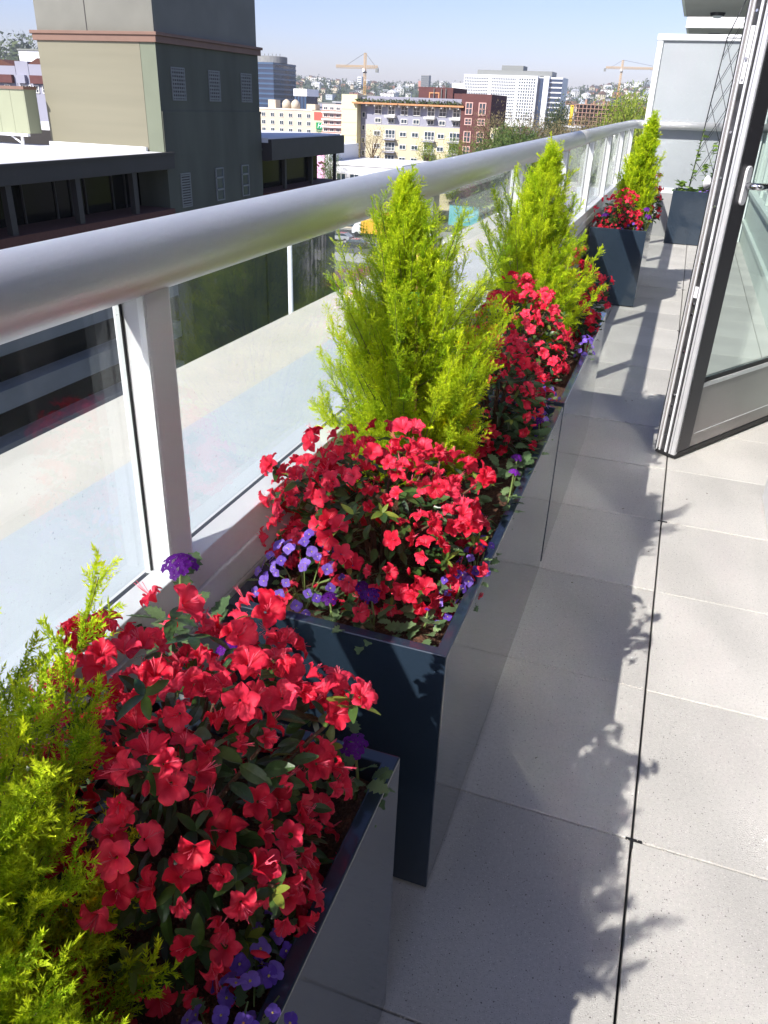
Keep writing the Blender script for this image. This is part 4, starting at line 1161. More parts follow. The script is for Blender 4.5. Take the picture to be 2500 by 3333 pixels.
B('band', M['copper'], tw, (-41.0, TX + 0.18, TY0 - 0.2, TY1 + 0.2, 3.951, 4.32), (-41.1, TX + 0.3, TY0 - 0.3, TY1 + 0.3, 4.321, 4.499), bevel=0.02)
B('cream_panel', M['cream_brick'], tw, (-40.79, -33.1, TY0 - 0.07, TY0 - 0.001, -2.1, 3.94))
B('corner_strip', M['olive_strip'], tw, (-33.095, TX + 0.02, TY0 - 0.05, TY0 - 0.001, -3.1, 3.94))
for z in (0.15, -2.43):
    B('string_course', M['olive'], tw, (TX + 0.0, TX + 0.10, TY0, TY1 + 0.1, z - 0.10, z + 0.06))
B('base_step', M['olive'], tw, (TX + 0.001, TX + 0.09, TY0, TY1, GZ, 0.05))
def louvre(y0, y1, z0, z1, rows, cols, dark=None):
    x = TX + (0.09 if z0 < 0 else 0.0)
    f = MB(); fw = 0.08
    f.box(x, x + 0.07, y0, y0 + fw, z0, z1); f.box(x, x + 0.07, y1 - fw, y1, z0, z1); f.box(x, x + 0.07, y0 + fw, y1 - fw, z0, z0 + fw); f.box(x, x + 0.07, y0 + fw, y1 - fw, z1 - fw, z1)
    o = f.build('vent', M['louver'], tw)
    B('vent_back', M['fascia'], o, (x + 0.002, x + 0.01, y0 + fw, y1 - fw, z0 + fw, z1 - fw))
    for r in range(rows):
        zz = z0 + fw + (z1 - z0 - 2 * fw) * (r + 0.25) / rows
        B('slat', M['louver'], o, (x + 0.011, x + 0.06, y0 + fw, y1 - fw, zz, zz + (z1 - z0) / rows * 0.45))
    for c in range(1, cols):
        yy = y0 + (y1 - y0) * c / cols
        B('slat', M['louver'], o, (x + 0.0605, x + 0.068, yy - 0.04, yy + 0.04, z0 + fw, z1 - fw))
for y0_, y1_ in ((49.0, 50.55), (53.5, 55.0), (58.0, 59.6)): louvre(y0_, y1_, 0.83, 2.72, 8, 6)
louvre(49.0, 50.2, -5.65, -3.5, 12, 1)
for y0_ in (53.5, 57.3):
    w = window(tw, y0_, y0_ + 1.1, -5.6, -3.4, TX + 0.09, 0.08, 0.1, M['louver'], 0, False, 'x')
    for q in (-4.1, -4.9): B('grab_bar', M['louver'], w, (TX + 0.19, TX + 0.24, y0_, y0_ + 0.9, q, q + 0.12))
# left wing
lw = B('wing_roof', M['roof_white'], tw, (-75, TX + 0.3, -30, TY0 - 0.08, -2.6, -2.16))
B('flashing', M['white'], lw, (-40.8, -33.2, TY0 - 0.32, TY0 - 0.09, -2.159, -1.9))
B('fascia', M['fascia'], tw, (TX + 0.301, TX + 0.5, -30, TY0 + 0.3, -3.1, -2.25), (TX + 0.301, TX + 0.62, -30, TY0 + 0.3, -2.2499, -2.12))
B('soffit', M['fascia'], tw, (TX - 6, TX + 0.3, -30, TY0 - 0.09, -3.15, -2.61))
B('storefront_glass', M['dark_glass'], tw, (TX - 2.2, TX - 2.1, -30, TY0 - 0.1, -5.5, -3.16))
for k in range(9):
    y = TY0 - 4 - k * 5.2
    B('column', M['fascia'], tw, (TX - 0.1, TX + 0.25, y, y + 0.4, -5.5, -3.151))
    for q in range(3): B('mullion', M['fascia'], tw, (TX - 2.099, TX - 2.0, y + 0.9 + q * 1.3, y + 0.98 + q * 1.3, -5.5, -3.16))
B('brown_ledge', M['brown'], tw, (TX - 8, TX + 0.5, -30, TY0 - 0.1, -6.2, -5.51))
B('garage_core', M['dark_glass'], tw, (TX - 8, TX - 1.0, -30, TY0 - 0.1, GZ, -6.21))
for k in range(5):
    B('spandrel', M['concrete'], tw, (TX - 1.0, TX + 0.2, -30, TY0 - 0.1, -8.3 - k * 2.9, -7.2 - k * 2.9))
B('wing_wall', M['olive'], tw, (-75, TX - 8.01, -30, TY0 - 0.1, GZ, -2.61))
# right wing
rw = B('wing_roof', M['roof_white'], tw, (-60, TX + 0.6, TY1 + 0.12, 75.6, -1.95, -1.6))
B('fascia', M['fascia'], tw, (-60, TX + 0.9, 75.601, 75.9, -3.2, -1.7), (TX + 0.601, TX + 0.9, TY1 + 0.12, 75.6, -3.2, -1.7))
B('soffit', M['fascia'], tw, (-60, TX + 0.6, TY1 + 0.12, 75.6, -3.25, -1.96))
B('storefront_glass', M['dark_glass'], tw, (TX - 1.6, TX - 1.5, TY1 + 0.12, 75.0, -5.6, -3.26))
for k in range(6):
    y = TY1 + 1.2 + k * 2.7
    B('column', M['fascia'], tw, (TX - 0.1 if k % 2 else TX - 1.49, TX + 0.15 if k % 2 else TX - 1.3, y, y + 0.3, -5.6, -3.251))
B('brown_ledge', M['brown'], tw, (-60, TX + 0.6, TY1 + 0.12, 76.2, -6.1, -5.61))
B('wing_wall', M['olive'], tw, (-60, TX + 0.2, TY1 + 0.12, 75.4, GZ, -6.11))

en = thing('rooftop_enclosure', (-46, 46.5, -2.16), 'green panelled equipment enclosure on white steel legs on the flat roof', 'enclosure')
M['enc'] = mk('enclosure panel', lin(148, 152, 126), 0.7, var=0.05, scale=0.5)
for k in range(14):
    x1 = -41.35 - k * 1.1
    B('panel', M['enc'], en, (x1 - 1.08, x1, 46.2, 46.28, -1.45, 1.12))
B('side_panel', M['enc'], en, (-41.34, -41.28, 46.2, 47.3, -1.45, 1.12))
B('frame', M['fascia'], en, (-57, -41.36, 46.281, 47.3, -1.44, 1.1))
B('coping', M['copper'], en, (-57, -41.2, 46.1, 47.32, 1.121, 1.3))
for k in range(6):
    x = -41.9 - k * 2.4
    lg_ = MB().tube([(x, 46.1, -2.16), (x, 46.1, -1.46)], 0.09, 8); lg_.tube([(x, 46.1, -2.1), (x - 1.3, 46.3, -1.5)], 0.06, 6)
    lg_.build('leg', M['white'], en)
B('rail', M['white'], en, (-57, -41.3, 45.95, 46.19, -1.62, -1.46))

# ------------------------------------------------------------------ apartment block with lilac and yellow walls
M['yel'] = mk('pale yellow siding', lin(226, 216, 174), 0.8, var=0.04, scale=0.3, bump=0.2, bscale=3, stretch=(.3, .3, 5))
M['yel2'] = mk('buff siding', lin(204, 192, 160), 0.8, var=0.05, scale=0.3)
M['lil'] = mk('lilac grey render', lin(150, 150, 164), 0.85, var=0.05, scale=0.3)
M['maroon'] = mk('maroon brick', lin(96, 58, 56), 0.85, var=0.10, scale=0.8)
M['eave'] = mk('orange timber eave', lin(196, 140, 96), 0.7)
M['pinkframe'] = mk('pink window surround', lin(214, 170, 160), 0.7)
ya = thing('apartment_block', (-58, 190, GZ), 'apartment block with yellow and lilac walls, orange eave and maroon corner', 'building')
YB = 183.0
B('yellow_slab', M['yel'], ya, (-75.2, -71.5, YB - 1.2, YB + 14, GZ, 2.45))
B('lilac_recess', M['lil'], ya, (-71.49, -69.6, YB + 1.2, YB + 14, GZ, 2.0))
B('upper_wall', M['lil'], ya, (-69.59, -47.7, YB, YB + 14, -3.3, 2.3))
B('lower_wall', M['yel2'], ya, (-69.59, -47.7, YB - 0.4, YB + 14, GZ, -3.31))
B('eave', M['eave'], ya, (-72.4, -47.0, YB - 2.2, YB + 1, 0.72, 1.05))
for k in range(12): B('eave_bracket', M['win_frame'], ya, (-69.2 + k * 1.9, -69.0 + k * 1.9, YB - 1.9, YB - 0.01, 0.3, 0.715))
B('maroon_block', M['maroon'], ya, (-47.69, -41.3, YB - 1.5, YB + 14, GZ, 3.35))
B('buff_end', M['yel2'], ya, (-41.29, -39.3, YB - 1.0, YB + 12, GZ, -2.85))
rgp = np.random.default_rng(2); RT, RV = [], []
for k in range(900):
    p = np.array([rgp.uniform(-71.5, -47.3), YB - rgp.uniform(0, 2), 1.06 + abs(rgp.normal()) * 0.28])
    RT.append([p, p + rgp.normal(size=3) * 0.3, p + rgp.normal(size=3) * 0.3]); RV.append(rgp.random())
ro = bpy.data.objects.new('roof_plants', tri_mesh('roof_plants', RT, RV, M['far_tree'])); COL.objects.link(ro); ro.parent = ya
ro.location = -wloc(ya); tag(ro, kind='stuff')
colx = [-66.9, -63.8, -60.8, -58.0, -54.7, -52.1, -49.0]
for i, x in enumerate(colx):
    window(ya, x - 0.85, x + 0.85, -1.25, 0.62, YB, 0.12, 0.15, div=1, mid=True)
    window(ya, x - 0.75, x + 0.75, -2.9, -1.95, YB, 0.12, 0.15, div=1)
    for r in range(5):
        z = -5.5 - r * 2.55
        if i in (1, 4, 6):
            window(ya, x - 1.2, x + 1.2, z - 0.4, z + 1.35, YB - 0.4, 0.12, 0.15, div=2)
            bl = B('balcony', M['lil'], ya, (x - 1.4, x + 1.4, YB - 1.7, YB - 0.41, z - 0.75, z - 0.55))
            rb = MB()
            for q in range(9): rb.box(x - 1.35 + q * 0.33, x - 1.31 + q * 0.33, YB - 1.69, YB - 1.65, z - 0.549, z + 0.35)
            rb.box(x - 1.4, x + 1.4, YB - 1.7, YB - 1.64, z + 0.351, z + 0.42)
            rb.build('balcony_rail', M['win_frame'], bl)
        else:
            window(ya, x - 0.8, x + 0.8, z, z + 1.0, YB - 0.4, 0.12, 0.15, div=1)
    if i in (1, 4, 6):
        bl = B('balcony', M['win_frame'], ya, (x - 1.2, x + 1.2, YB - 1.5, YB - 0.01, -1.75, -1.3))
for x in (-45.95, -43.1):
    for z0, z1 in ((-0.6, 1.8), (-2.55, -1.2), (-5.9, -3.7), (-8.5, -6.6), (-11.3, -9.3)):
        window(ya, x - 0.8, x + 0.8, z0, z1, YB - 1.5, 0.18, 0.18, M['pinkframe'], 1, True)
for k in range(4): window(ya, -40.9, -39.9, -4.9 - k * 2.6, -3.9 - k * 2.6, YB - 1.0, 0.1, 0.12, div=1)
for k in range(6): window(ya, -71.2, -70.4, -2.0 - k * 2.6, -0.9 - k * 2.6, YB + 1.2, 0.1, 0.12)
for k in range(6): B('siding_joint', M['yel2'], ya, (-75.2, -71.5, YB - 1.25, YB - 1.201, -0.5 - k * 2.6, -0.4 - k * 2.6))

# ------------------------------------------------------------------ other buildings
def plain_building(name, label, loc, parts):
    t = thing(name, loc, label, 'building')
    for nm, mat, *bx in parts: B(nm, mat, t, *bx)
    return t
rb_ = plain_building('brick_building', 'maroon brick building with rooftop pipes behind the apartment block', (-66, 232, GZ),
    [('wall', M['maroon'], (-72.6, -63.0, 230, 245, GZ, 5.2), (-62.99, -57, 230.5, 245, GZ, 3.9))])
B('roof_frame', M['eave'], rb_, (-69.6, -69.3, 229.8, 229.99, 2, 4.0), (-67.0, -66.7, 229.8, 229.99, 2, 4.0), (-69.29, -67.01, 229.8, 229.99, 3.7, 4.0))
for x in (-66.1, -64.9, -68.2): MB().tube([(x, 229.7, 1), (x, 229.7, 4.9)], 0.12, 8).build('pipe', M['louver'], rb_)

M['beige'] = mk('beige stucco', lin(204, 190, 168), 0.85, var=0.04, scale=0.2)
M['redsign'] = mk('faded red panel', lin(190, 92, 80), 0.8)
ho = plain_building('hotel_building', 'beige hotel with red wall panel and green sign', (-140, 295, GZ),
    [('wall', M['beige'], (-162, -131.4, 290, 305, GZ, -2.2), (-131.39, -126.3, 289, 305, GZ, -2.4)),
     ('roof_box', M['beige'], (-150, -147, 292, 296, -2.19, 0.6)), ('roof_box', M['beige'], (-135, -131.5, 293, 297, -2.19, -0.4)),
     ('parapet', M['win_frame'], (-162, -131.4, 289.8, 289.99, -2.5, -2.1))])
for x in (-142.5, -138.9):
    pts = [(x, 292, -2.19), (x, 292, -0.5), (x, 292, 0.2), (x, 292, 0.9)]
    MB().tube(pts, [1.6, 1.6, 1.3, 0.3], 14).build('roof_dome', M['beige'], ho, smooth=True)
for i in range(8):
    for r in range(5):
        x = -158.2 + i * 3.65; window(ho, x - 0.9, x + 0.7, -4.95 - r * 2.5, -3.55 - r * 2.5, 290, 0.12, 0.15, div=1)
B('red_panel', M['redsign'], ho, (-130.2, -126.6, 288.9, 288.99, -5.4, -2.8))
sg = thing('hotel_sign', (-128.1, 288.9, -8), 'green hotel sign with white letter and green name on the beige wall', 'sign')
M['sign_green'] = mk('sign green', (0.0, 0.26, 0.10), 0.5); M['sign_lime'] = mk('sign lime', (0.32, 0.55, 0.06), 0.5)
MB().prism([(-129.2, -8.3), (-126.9, -8.3), (-126.9, -6.6), (-127.2, -6.1), (-129.2, -6.1)], 'y', 288.6, 288.95).build('badge', M['sign_green'], sg, bevel=0.05)
B('badge_edge', M['sign_lime'], sg, (-129.35, -129.21, 288.6, 288.95, -8.3, -6.1))
text_part('H', sg, (-128.0, 288.56, -7.2), 2.2, M['white'], shear=0.3)
text_part('Holiday', sg, (-128.0, 288.7, -8.85), 0.95, M['sign_green'], shear=0.2)
text_part('Inn', sg, (-128.0, 288.7, -9.75), 0.95, M['sign_green'], shear=0.2)

M['pinkish'] = mk('pinkish render', lin(206, 188, 178), 0.85, var=0.04)
M['redbal'] = mk('red balcony panel', lin(186, 132, 118), 0.8)
ap = plain_building('balcony_apartments', 'white apartment block with rows of reddish balconies beside the hotel', (-121, 292, GZ), [('wall', M['pinkish'], (-126.28, -115, 287.5, 300, GZ, -0.1))])
for r in range(6):
    z = -2.3 - r * 2.3
    B('balcony', M['redbal'], ap, (-126.2, -116, 286.4, 287.49, z - 0.4, z + 0.3))
    B('balcony_rim', M['win_frame'], ap, (-126.2, -116, 286.3, 286.39, z - 0.62, z - 0.1))
    for q in range(4): window(ap, -125.8 + q * 2.4, -124.2 + q * 2.4, z + 0.3, z + 1.4, 287.5, 0.15, 0.15, div=1)

M['curtain'] = mk('blue black curtain wall', lin(38, 58, 86), 0.12, var=0.15, scale=0.15, ior=1.6)
M['curtain_band'] = mk('blue spandrel', lin(66, 92, 122), 0.3, var=0.1)
go_ = plain_building('glass_office', 'dark blue glass office block with round rooftop drum behind the tower', (-285, 570, GZ), [('curtain_wall', M['curtain'], (-330, -283, 560, 596, GZ, 22.8))])
for k in range(14): B('spandrel', M['curtain_band'], go_, (-330, -282.8, 559.7, 559.99, 21.6 - k * 3.1, 22.7 - k * 3.1))
for k in range(14): B('side_spandrel', M['curtain_band'], go_, (-282.99, -282.6, 560.1, 595.9, 21.6 - k * 3.1, 22.7 - k * 3.1))
MB().tube([(-291, 575, 22.85), (-291, 575, 26.6), (-291, 575, 27.0)], [10.5, 10.5, 9], 30).build('roof_drum', M['concrete'], go_, smooth=False)
for k in range(5): MB().tube([(-297 + k * 3, 575, 27), (-297 + k * 3, 575, 28.6)], 0.25, 6).build('antenna', M['louver'], go_)
sw = plain_building('striped_office', 'small white-capped office with dark vertical stripes beside the glass block', (-211, 455, GZ), [('wall', M['curtain'], (-214.6, -207.2, 450, 465, GZ, 2.5)), ('cap', M['white'], (-215, -206.8, 449.5, 465.5, 2.501, 6.1))])
for k in range(4): B('pilaster', M['curtain_band'], sw, (-214.2 + k * 2, -213.6 + k * 2, 449.7, 449.99, GZ, 2.5))

wo = plain_building('white_office', 'white office block with grid windows and dark glass corner on the plain below the hill', (-220, 1070, GZ),
    [('wall', M['white'], (-275, -186, 1050, 1100, GZ, 34.4), (-185.99, -157.5, 1056, 1100, GZ, 33.6)),
     ('roof_plant', M['louver'], (-262, -172, 1062, 1098, 34.41, 39.8), (-233, -207, 1064, 1090, 39.81, 45)),
     ('white_fin', M['white'], (-178.5, -172.4, 1049, 1060, GZ, 34.6))])
B('corner_glass', M['curtain'], wo, (-185.9, -178.6, 1055, 1055.99, GZ, 32.5), (-172.3, -157.6, 1055, 1055.99, GZ, 31.8))
for r in range(13):
    B('floor_band', M['white'], wo, (-172.3, -157.4, 1054.4, 1054.99, 27.6 - r * 5.2, 28.9 - r * 5.2))
wm = MB()
for r in range(14):
    for i in range(30):
        x = -273.6 + i * 2.08
        if 13.5 < i < 15.6: continue
        wm.box(x, x + 1.25, 1049.75, 1049.98, 29.6 - r * 3.2, 31.3 - r * 3.2)
    for i in range(7):
        x = -207.6 + i * 2.9
        wm.box(x, x + 1.7, 1049.75, 1049.98, 29.6 - r * 3.2, 31.5 - r * 3.2)
w_ = wm.build('window_grid', M['win'], wo); tag(w_, kind='stuff')
wl = plain_building('white_annex', 'low white annex at the shoulder of the white grid office', (-283, 1060, GZ), [('wall', M['white'], (-290, -275.5, 1052, 1075, GZ, 24.8))])
for r in range(3):
    for i in range(5): window(wl, -288.5 + i * 2.6, -287 + i * 2.6, 20.5 - r * 3.4, 22.5 - r * 3.4, 1052, 0.2, 0.2)

cs = thing('construction_frame', (-85, 790, GZ), 'bare concrete floors of a building under construction below the far crane', 'building')
M['rawcon'] = mk('raw brown concrete', lin(166, 130, 112), 0.9, var=0.15, scale=0.2)
for k in range(7):
    z = 5.6 - k * 3.2
    B('floor_slab', M['rawcon'], cs, (-103.5, -74.0 + (k > 1) * 18, 778, 800, z - 0.5, z))
    for q in range(9 + (k > 1) * 5): B('column', M['rawcon'], cs, (-102.8 + q * 3.3, -102.2 + q * 3.3, 778.3, 779, z - 3.19, z - 0.501))
B('back_wall', M['brown'], cs, (-103, -57, 792, 793, GZ, 4.9))
B('hoist', mk('yellow hoist', lin(236, 190, 40), 0.6), cs, (-106.3, -103.6, 776, 779, GZ, 4.5))
for k, (x, hh) in enumerate(((-95, 9.3), (-88, 8.2), (-80, 9.8), (-76, 8.6))): B('formwork', M['rawcon'], cs, (x, x + 1.6, 780, 784, 5.61, hh))

M['crane'] = mk('crane yellow', lin(210, 168, 96), 0.55, var=0.08, scale=0.1)
def crane(label, base, zs, zj, ztop, jl, jr, wdt, seed):
    """lattice tower crane: slewing ring zs, jib height zj, tip ztop; the jib runs along X from -jl to +jr (long and counter jib)"""
    t = thing('tower_crane', base, label, 'crane')
    w = wdt; r = w * 0.09
    def lattice(a, b, step):
        a, b = Vector(a), Vector(b); m = MB(); d = (b - a); n = max(2, int(d.length / step)); d.normalize()
        u = d.orthogonal().normalized(); v = d.cross(u)
        C = [(u * i + v * j) * w * 0.5 for i, j in ((1, 1), (1, -1), (-1, -1), (-1, 1))]
        for c in C: m.tube([a + c, b + c], r, 4)
        for k in range(n):
            p, q = a.lerp(b, k / n), a.lerp(b, (k + 1) / n)
            for i in range(4): m.tube([p + C[i], q + C[(i + 1) % 4]], r * 0.7, 4)
        return m
    x, y, z = base
    lattice((x, y, z), (x, y, zs), w * 1.2).build('mast', M['crane'], t)
    B('cab', M['white'], t, (x - w, x + w * .2, y - w * 1.4, y, zs + 0.2, zs + w * 1.6))
    B('slewing_ring', M['dark_metal'], t, (x - w * .8, x + w * .8, y - w * .8, y + w * .8, zs - 0.6, zs + 0.19))
    lattice((x, y, zs + 0.2), (x, y, ztop), w).build('tower_head', M['crane'], t)
    lattice((x - jl, y, zj), (x - w, y, zj), w * 1.1).build('jib', M['crane'], t)
    lattice((x + w, y, zj), (x + jr, y, zj), w * 1.1).build('jib', M['crane'], t)
    big = 1 if jr < jl else -1
    cx = x + (jr if big > 0 else -jl)
    B('counterweight', M['louver'], t, (cx - w * 1.2, cx + w * .2, y - w * .6, y + w * .6, zj - w * 2.4, zj - w * .4))
    MB().tube([(x, y, ztop), (x - jl * .66, y, zj + w * .5)], r * .8, 4).build('tie', M['dark_metal'], t)
    MB().tube([(x, y, ztop), (x + jr * .8, y, zj + w * .5)], r * .8, 4).build('tie', M['dark_metal'], t)
crane('yellow tower crane rising behind the yellow and lilac apartment block', (-249.6, 650, GZ), 21.2, 24.6, 34.1, 24.2, 10.6, 1.45, 1)
crane('yellow tower crane above the bare concrete construction frame', (-70, 800, GZ), 31.5, 34.3, 40.2, 13.6, 42.0, 1.2, 2)

for lab, x0, x1, y, z in (('grey twin residential tower far off on the hill crest', -753, -730, 2400, 71.5), ('slim white tower far off on the hill beside the crane mast', -944, -932, 2400, 63)):
    hz = hill_z((x0 + x1) / 2, y)
    t = plain_building('distant_tower', lab, ((x0 + x1) / 2, y, hz - 4), [('wall', M['concrete'] if 'grey' in lab else M['white'], (x0, x1, y, y + 20, hz - 6, z))])
    for k in range(6): B('window_band', M['win'], t, (x0 + 1, x1 - 1, y - 0.3, y - 0.01, z - 5 - k * 5, z - 3 - k * 5))
    if 'grey' in lab: B('wing', M['redbal'], t, (x0 - 8, x0 - 0.01, y + 2, y + 18, hz - 6, z - 14))

# townhouses left of the tower
for i, (x0, x1, z, c, lab) in enumerate(((-114, -108.3, 4.4, 'maroon', 'maroon and grey townhouse with rust roof at the roofline left of the tower'), (-108.2, -105.6, 5.1, 'lil', 'narrow lilac grey townhouse left of the tower'), (-105.5, -101.5, 4.7, 'maroon', 'townhouse with maroon bay and brown gable left of the tower'))):
    t = plain_building('townhouse', lab, ((x0 + x1) / 2, 122, GZ), [('wall', M['lil'], (x0, x1, 120, 130, GZ, z)), ('bay', M[c], (x0 + 0.4, x1 - 0.5, 119.4, 119.99, 1.9, 3.1))])
    for q in range(2): window(t, x0 + 0.5 + q * (x1 - x0) * .45, x0 + 1.6 + q * (x1 - x0) * .45, 0.5, 1.7, 120, 0.12, 0.15, div=1, mid=True)
    if i != 1: MB().prism([(x0, z + 0.01), (x1, z + 0.01), ((x0 + x1) / 2, z + 0.9)], 'y', 120, 128).build('gable', M['brown'], t)
pw = plain_building('penthouse_block', 'white rooftop block above the townhouses left of the tower', (-105, 150, GZ), [('wall', M['white'], (-132, -126.5, 148, 160, GZ, 7.9), (-126.4, -124, 149, 160, GZ, 6.6))])
B('coping', M['louver'], pw, (-132.2, -126.3, 147.8, 160, 7.91, 8.2))

# low white buildings by the street and the mural
lb = plain_building('low_building', 'low white flat-roofed shop in front of the yellow apartment wall', (-58, 150, GZ), [('wall', M['roof_white'], (-64.5, -50, 150, 168, GZ, -9.2)), ('parapet', M['white'], (-64.7, -49.8, 149.8, 149.99, -9.6, -9.0))])
for k in range(5): window(lb, -63 + k * 2.7, -61 + k * 2.7, -13, -11, 150, 0.15, 0.15, div=1)
mu = plain_building('mural_building', 'white building with a pink mural panel beside the dark wing', (-66, 152, GZ), [('wall', M['white'], (-72, -64.8, 151, 166, GZ, -6.5))])
M['pink'] = mk('pink mural', lin(232, 176, 206), 0.8, var=0.35, scale=0.5)
B('mural', M['pink'], mu, (-69.0, -65.8, 150.8, 150.99, -12.5, -7.2))
for (x, z, s) in ((-68, -10, .5), (-67, -9.6, .6), (-66.6, -10.6, .4)):
    MB().tube([(x, 150.7, z), (x + s, 150.7, z + .2), (x + 2 * s, 150.7, z - .1)], s * .3, 6).build('mural_shape', M['maroon'], mu)
shp = plain_building('shop_building', 'single storey shop with red lettered awning over the street corner', (-55, 150, GZ), [('wall', M['beige'], (-62, -46, 143.5, 149.5, GZ, -15.2))])
MB().prism([(143.49, -15.4), (143.49, -16.9), (141.6, -16.9)], 'x', -61, -48).build('awning', mk('red awning', lin(186, 40, 56), 0.7), shp)
text_part('Bartells', shp, (-55, 142.3, -16.15), 1.5, M['white'], rot=(math.radians(52), 0, 0), ext=0.02)
B('shop_window', M['win'], shp, (-60, -49, 143.3, 143.48, -19.5, -17.1))
tl = plain_building('teal_shed', 'low teal metal building beside the avenue', (-39.5, 164, GZ), [('wall', mk('teal paint', lin(92, 176, 184), 0.6), (-43, -37, 160, 170, GZ, -16.2)), ('roof', M['fascia'], (-43.2, -36.8, 159.8, 170.2, -16.199, -15.8))])
# scattered low buildings on the plain
rr = random.Random(9); PM = [M['white'], M['beige'], M['concrete'], M['maroon'], M['lil'], M['yel2']]; PN = ['white', 'beige', 'concrete', 'maroon', 'lilac grey', 'buff']
for k in range(70):
    y = rr.uniform(420, 1300); b = rr.uniform(-0.52, -0.02); x = b * y; w = rr.uniform(10, 26); h = rr.uniform(5, 17) * (0.6 + y / 1500); i = rr.randrange(6)
    if abs(b + 0.21) < 0.07 and y < 1060: continue
    z = hill_z(x, y) if y > 950 else GZ
    t = thing('low_block', (x, y, z), '%s low block on the plain between the near buildings and the hill' % PN[i], 'building', '%s blocks on the plain' % PN[i])
    B('wall', PM[i], t, (x - w / 2, x + w / 2, y, y + 12, z - 3, z + h))
    B('roof', M['roof_white'] if k % 2 else M['louver'], t, (x - w / 2 - .3, x + w / 2 + .3, y - .3, y + 12.3, z + h + 0.01, z + h + 0.8))
    for r in range(int(h // 3.2)): B('window_band', M['win'], t, (x - w / 2 + 1, x + w / 2 - 1, y - 0.2, y - 0.01, z + 1.2 + r * 3.2, z + 2.6 + r * 3.2))

# ------------------------------------------------------------------ city trees
M['green_tree'] = leaf_mat('green tree', (0.040, 0.085, 0.018), (0.15, 0.21, 0.04), 0.7, 0.3, attr='tint')
M['lime_tree'] = leaf_mat('spring tree', (0.14, 0.22, 0.022), (0.36, 0.42, 0.05), 0.7, 0.35, attr='tint')
M['bud_tree'] = leaf_mat('budding tree', (0.16, 0.12, 0.06), (0.30, 0.25, 0.12), 0.8, 0.25, attr='tint')
def tree_meshes(seed, h, r, leaf, nleaf, mat, ls, conifer=False):
    rg = np.random.default_rng(seed)
    wood = MB(); tips = []
    wood.tube([(0, 0, -0.5), (0.2, 0.1, h * .3), (0, 0.2, h * .62), (0.1, 0, h * .92)], [r * .07, r * .055, r * .035, r * .01], 8)
    for k in range(34):
        u = rg.uniform(0.24, 0.95); a = k * 2.4
        rr_ = r * (math.sin(math.pi * min(1, (u - 0.14) / 0.95)) ** 0.7 if not conifer else (1.05 - u)) * rg.uniform(.7, 1.1)
        e = Vector((math.cos(a) * rr_, math.sin(a) * rr_, h * u + rr_ * .25))
        wood.tube([(0, 0, h * u * .8), e * 0.5 + Vector((0, 0, h * u * .42)), e], [r * .028, r * .016, r * .005], 5, caps=False)
        tips.append(np.array(e))
    T, V = [], []
    per = nleaf // len(tips)
    for p in tips:
        tt = rg.uniform(0.1, 0.9)
        c = p * np.array([.88, .88, 1]); sp = r * rg.uniform(.20, .36)
        for k in range(per):
            q = c + rg.normal(size=3) * sp * np.array([1, 1, .72])
            d1 = rg.normal(size=3); d1 /= np.linalg.norm(d1); d2 = np.cross(d1, rg.normal(size=3)); d2 /= np.linalg.norm(d2)
            s = ls * rg.uniform(.6, 1.3)
            T.append([q - d1 * s, q + d2 * s * .6, q + d1 * s]); V.append(np.clip(tt + rg.normal() * .2, 0, 1))
    return wood, tri_mesh('crown', T, V, mat)
TK = {}
def tree(kind, label, x, y, top, r, seed, z=GZ, group='city trees'):
    mats = {'green': M['green_tree'], 'lime': M['lime_tree'], 'bud': M['bud_tree'], 'dark': M['far_tree']}
    if (kind, seed) not in TK:
        n = {'green': 5200, 'lime': 5200, 'bud': 3600, 'dark': 4200}[kind]
        w, c = tree_meshes(seed * 7 + len(kind), 18.0, 6.0, None, n, mats[kind], 0.34 if kind != 'bud' else 0.24, kind == 'dark')
        wm_ = w.mesh('trunk'); wm_.materials.append(M['bark']); TK[(kind, seed)] = (wm_, c)
    w, c = TK[(kind, seed)]
    t = thing('%s_tree' % {'green': 'leafy', 'lime': 'spring', 'bud': 'budding', 'dark': 'evergreen'}[kind], (x, y, z), label, 'tree', group)
    s = (top - z) / 18.6; sx = r / 6.2
    inst('trunk', w, t, (0, 0, 0), None, (sx, sx, s)); inst('crown', c, t, (0, 0, 0), None, (sx, sx, s))
G1 = 'brown budding trees by the avenue'; G2 = 'green trees by the avenue'; G3 = 'lime green spring trees by the avenue'
for i, (x, y, tp, r) in enumerate(((-38.5, 175, 0.6, 5), (-35.5, 185, 0.0, 5), (-24.5, 165, -0.5, 5), (-21.5, 172, 0.3, 5), (-18.5, 180, 0.2, 5), (-16.0, 170, -0.4, 5), (-12.0, 182, 1.2, 5), (-33.0, 190, 0.2, 5))):
    tree('bud', 'brown budding tree among the avenue trees', x, y, tp, r, i % 2, group=G1)
for i, (x, y, tp, r) in enumerate(((-31.5, 160, -1.2, 4.5), (-29.0, 152, -2.6, 4.5), (-33.5, 150, -3.4, 4.2))):
    tree('green', 'rounded green tree between the maroon corner and the budding trees', x, y, tp, r, i % 2, group=G2)
for i, (x, y, tp, r) in enumerate(((-26.3, 178, 2.1, 3.6), (-28.6, 184, 1.0, 3.0))):
    tree('dark', 'dark evergreen tree in front of the white grid office', x, y, tp, r, i, group='dark evergreens by the avenue')
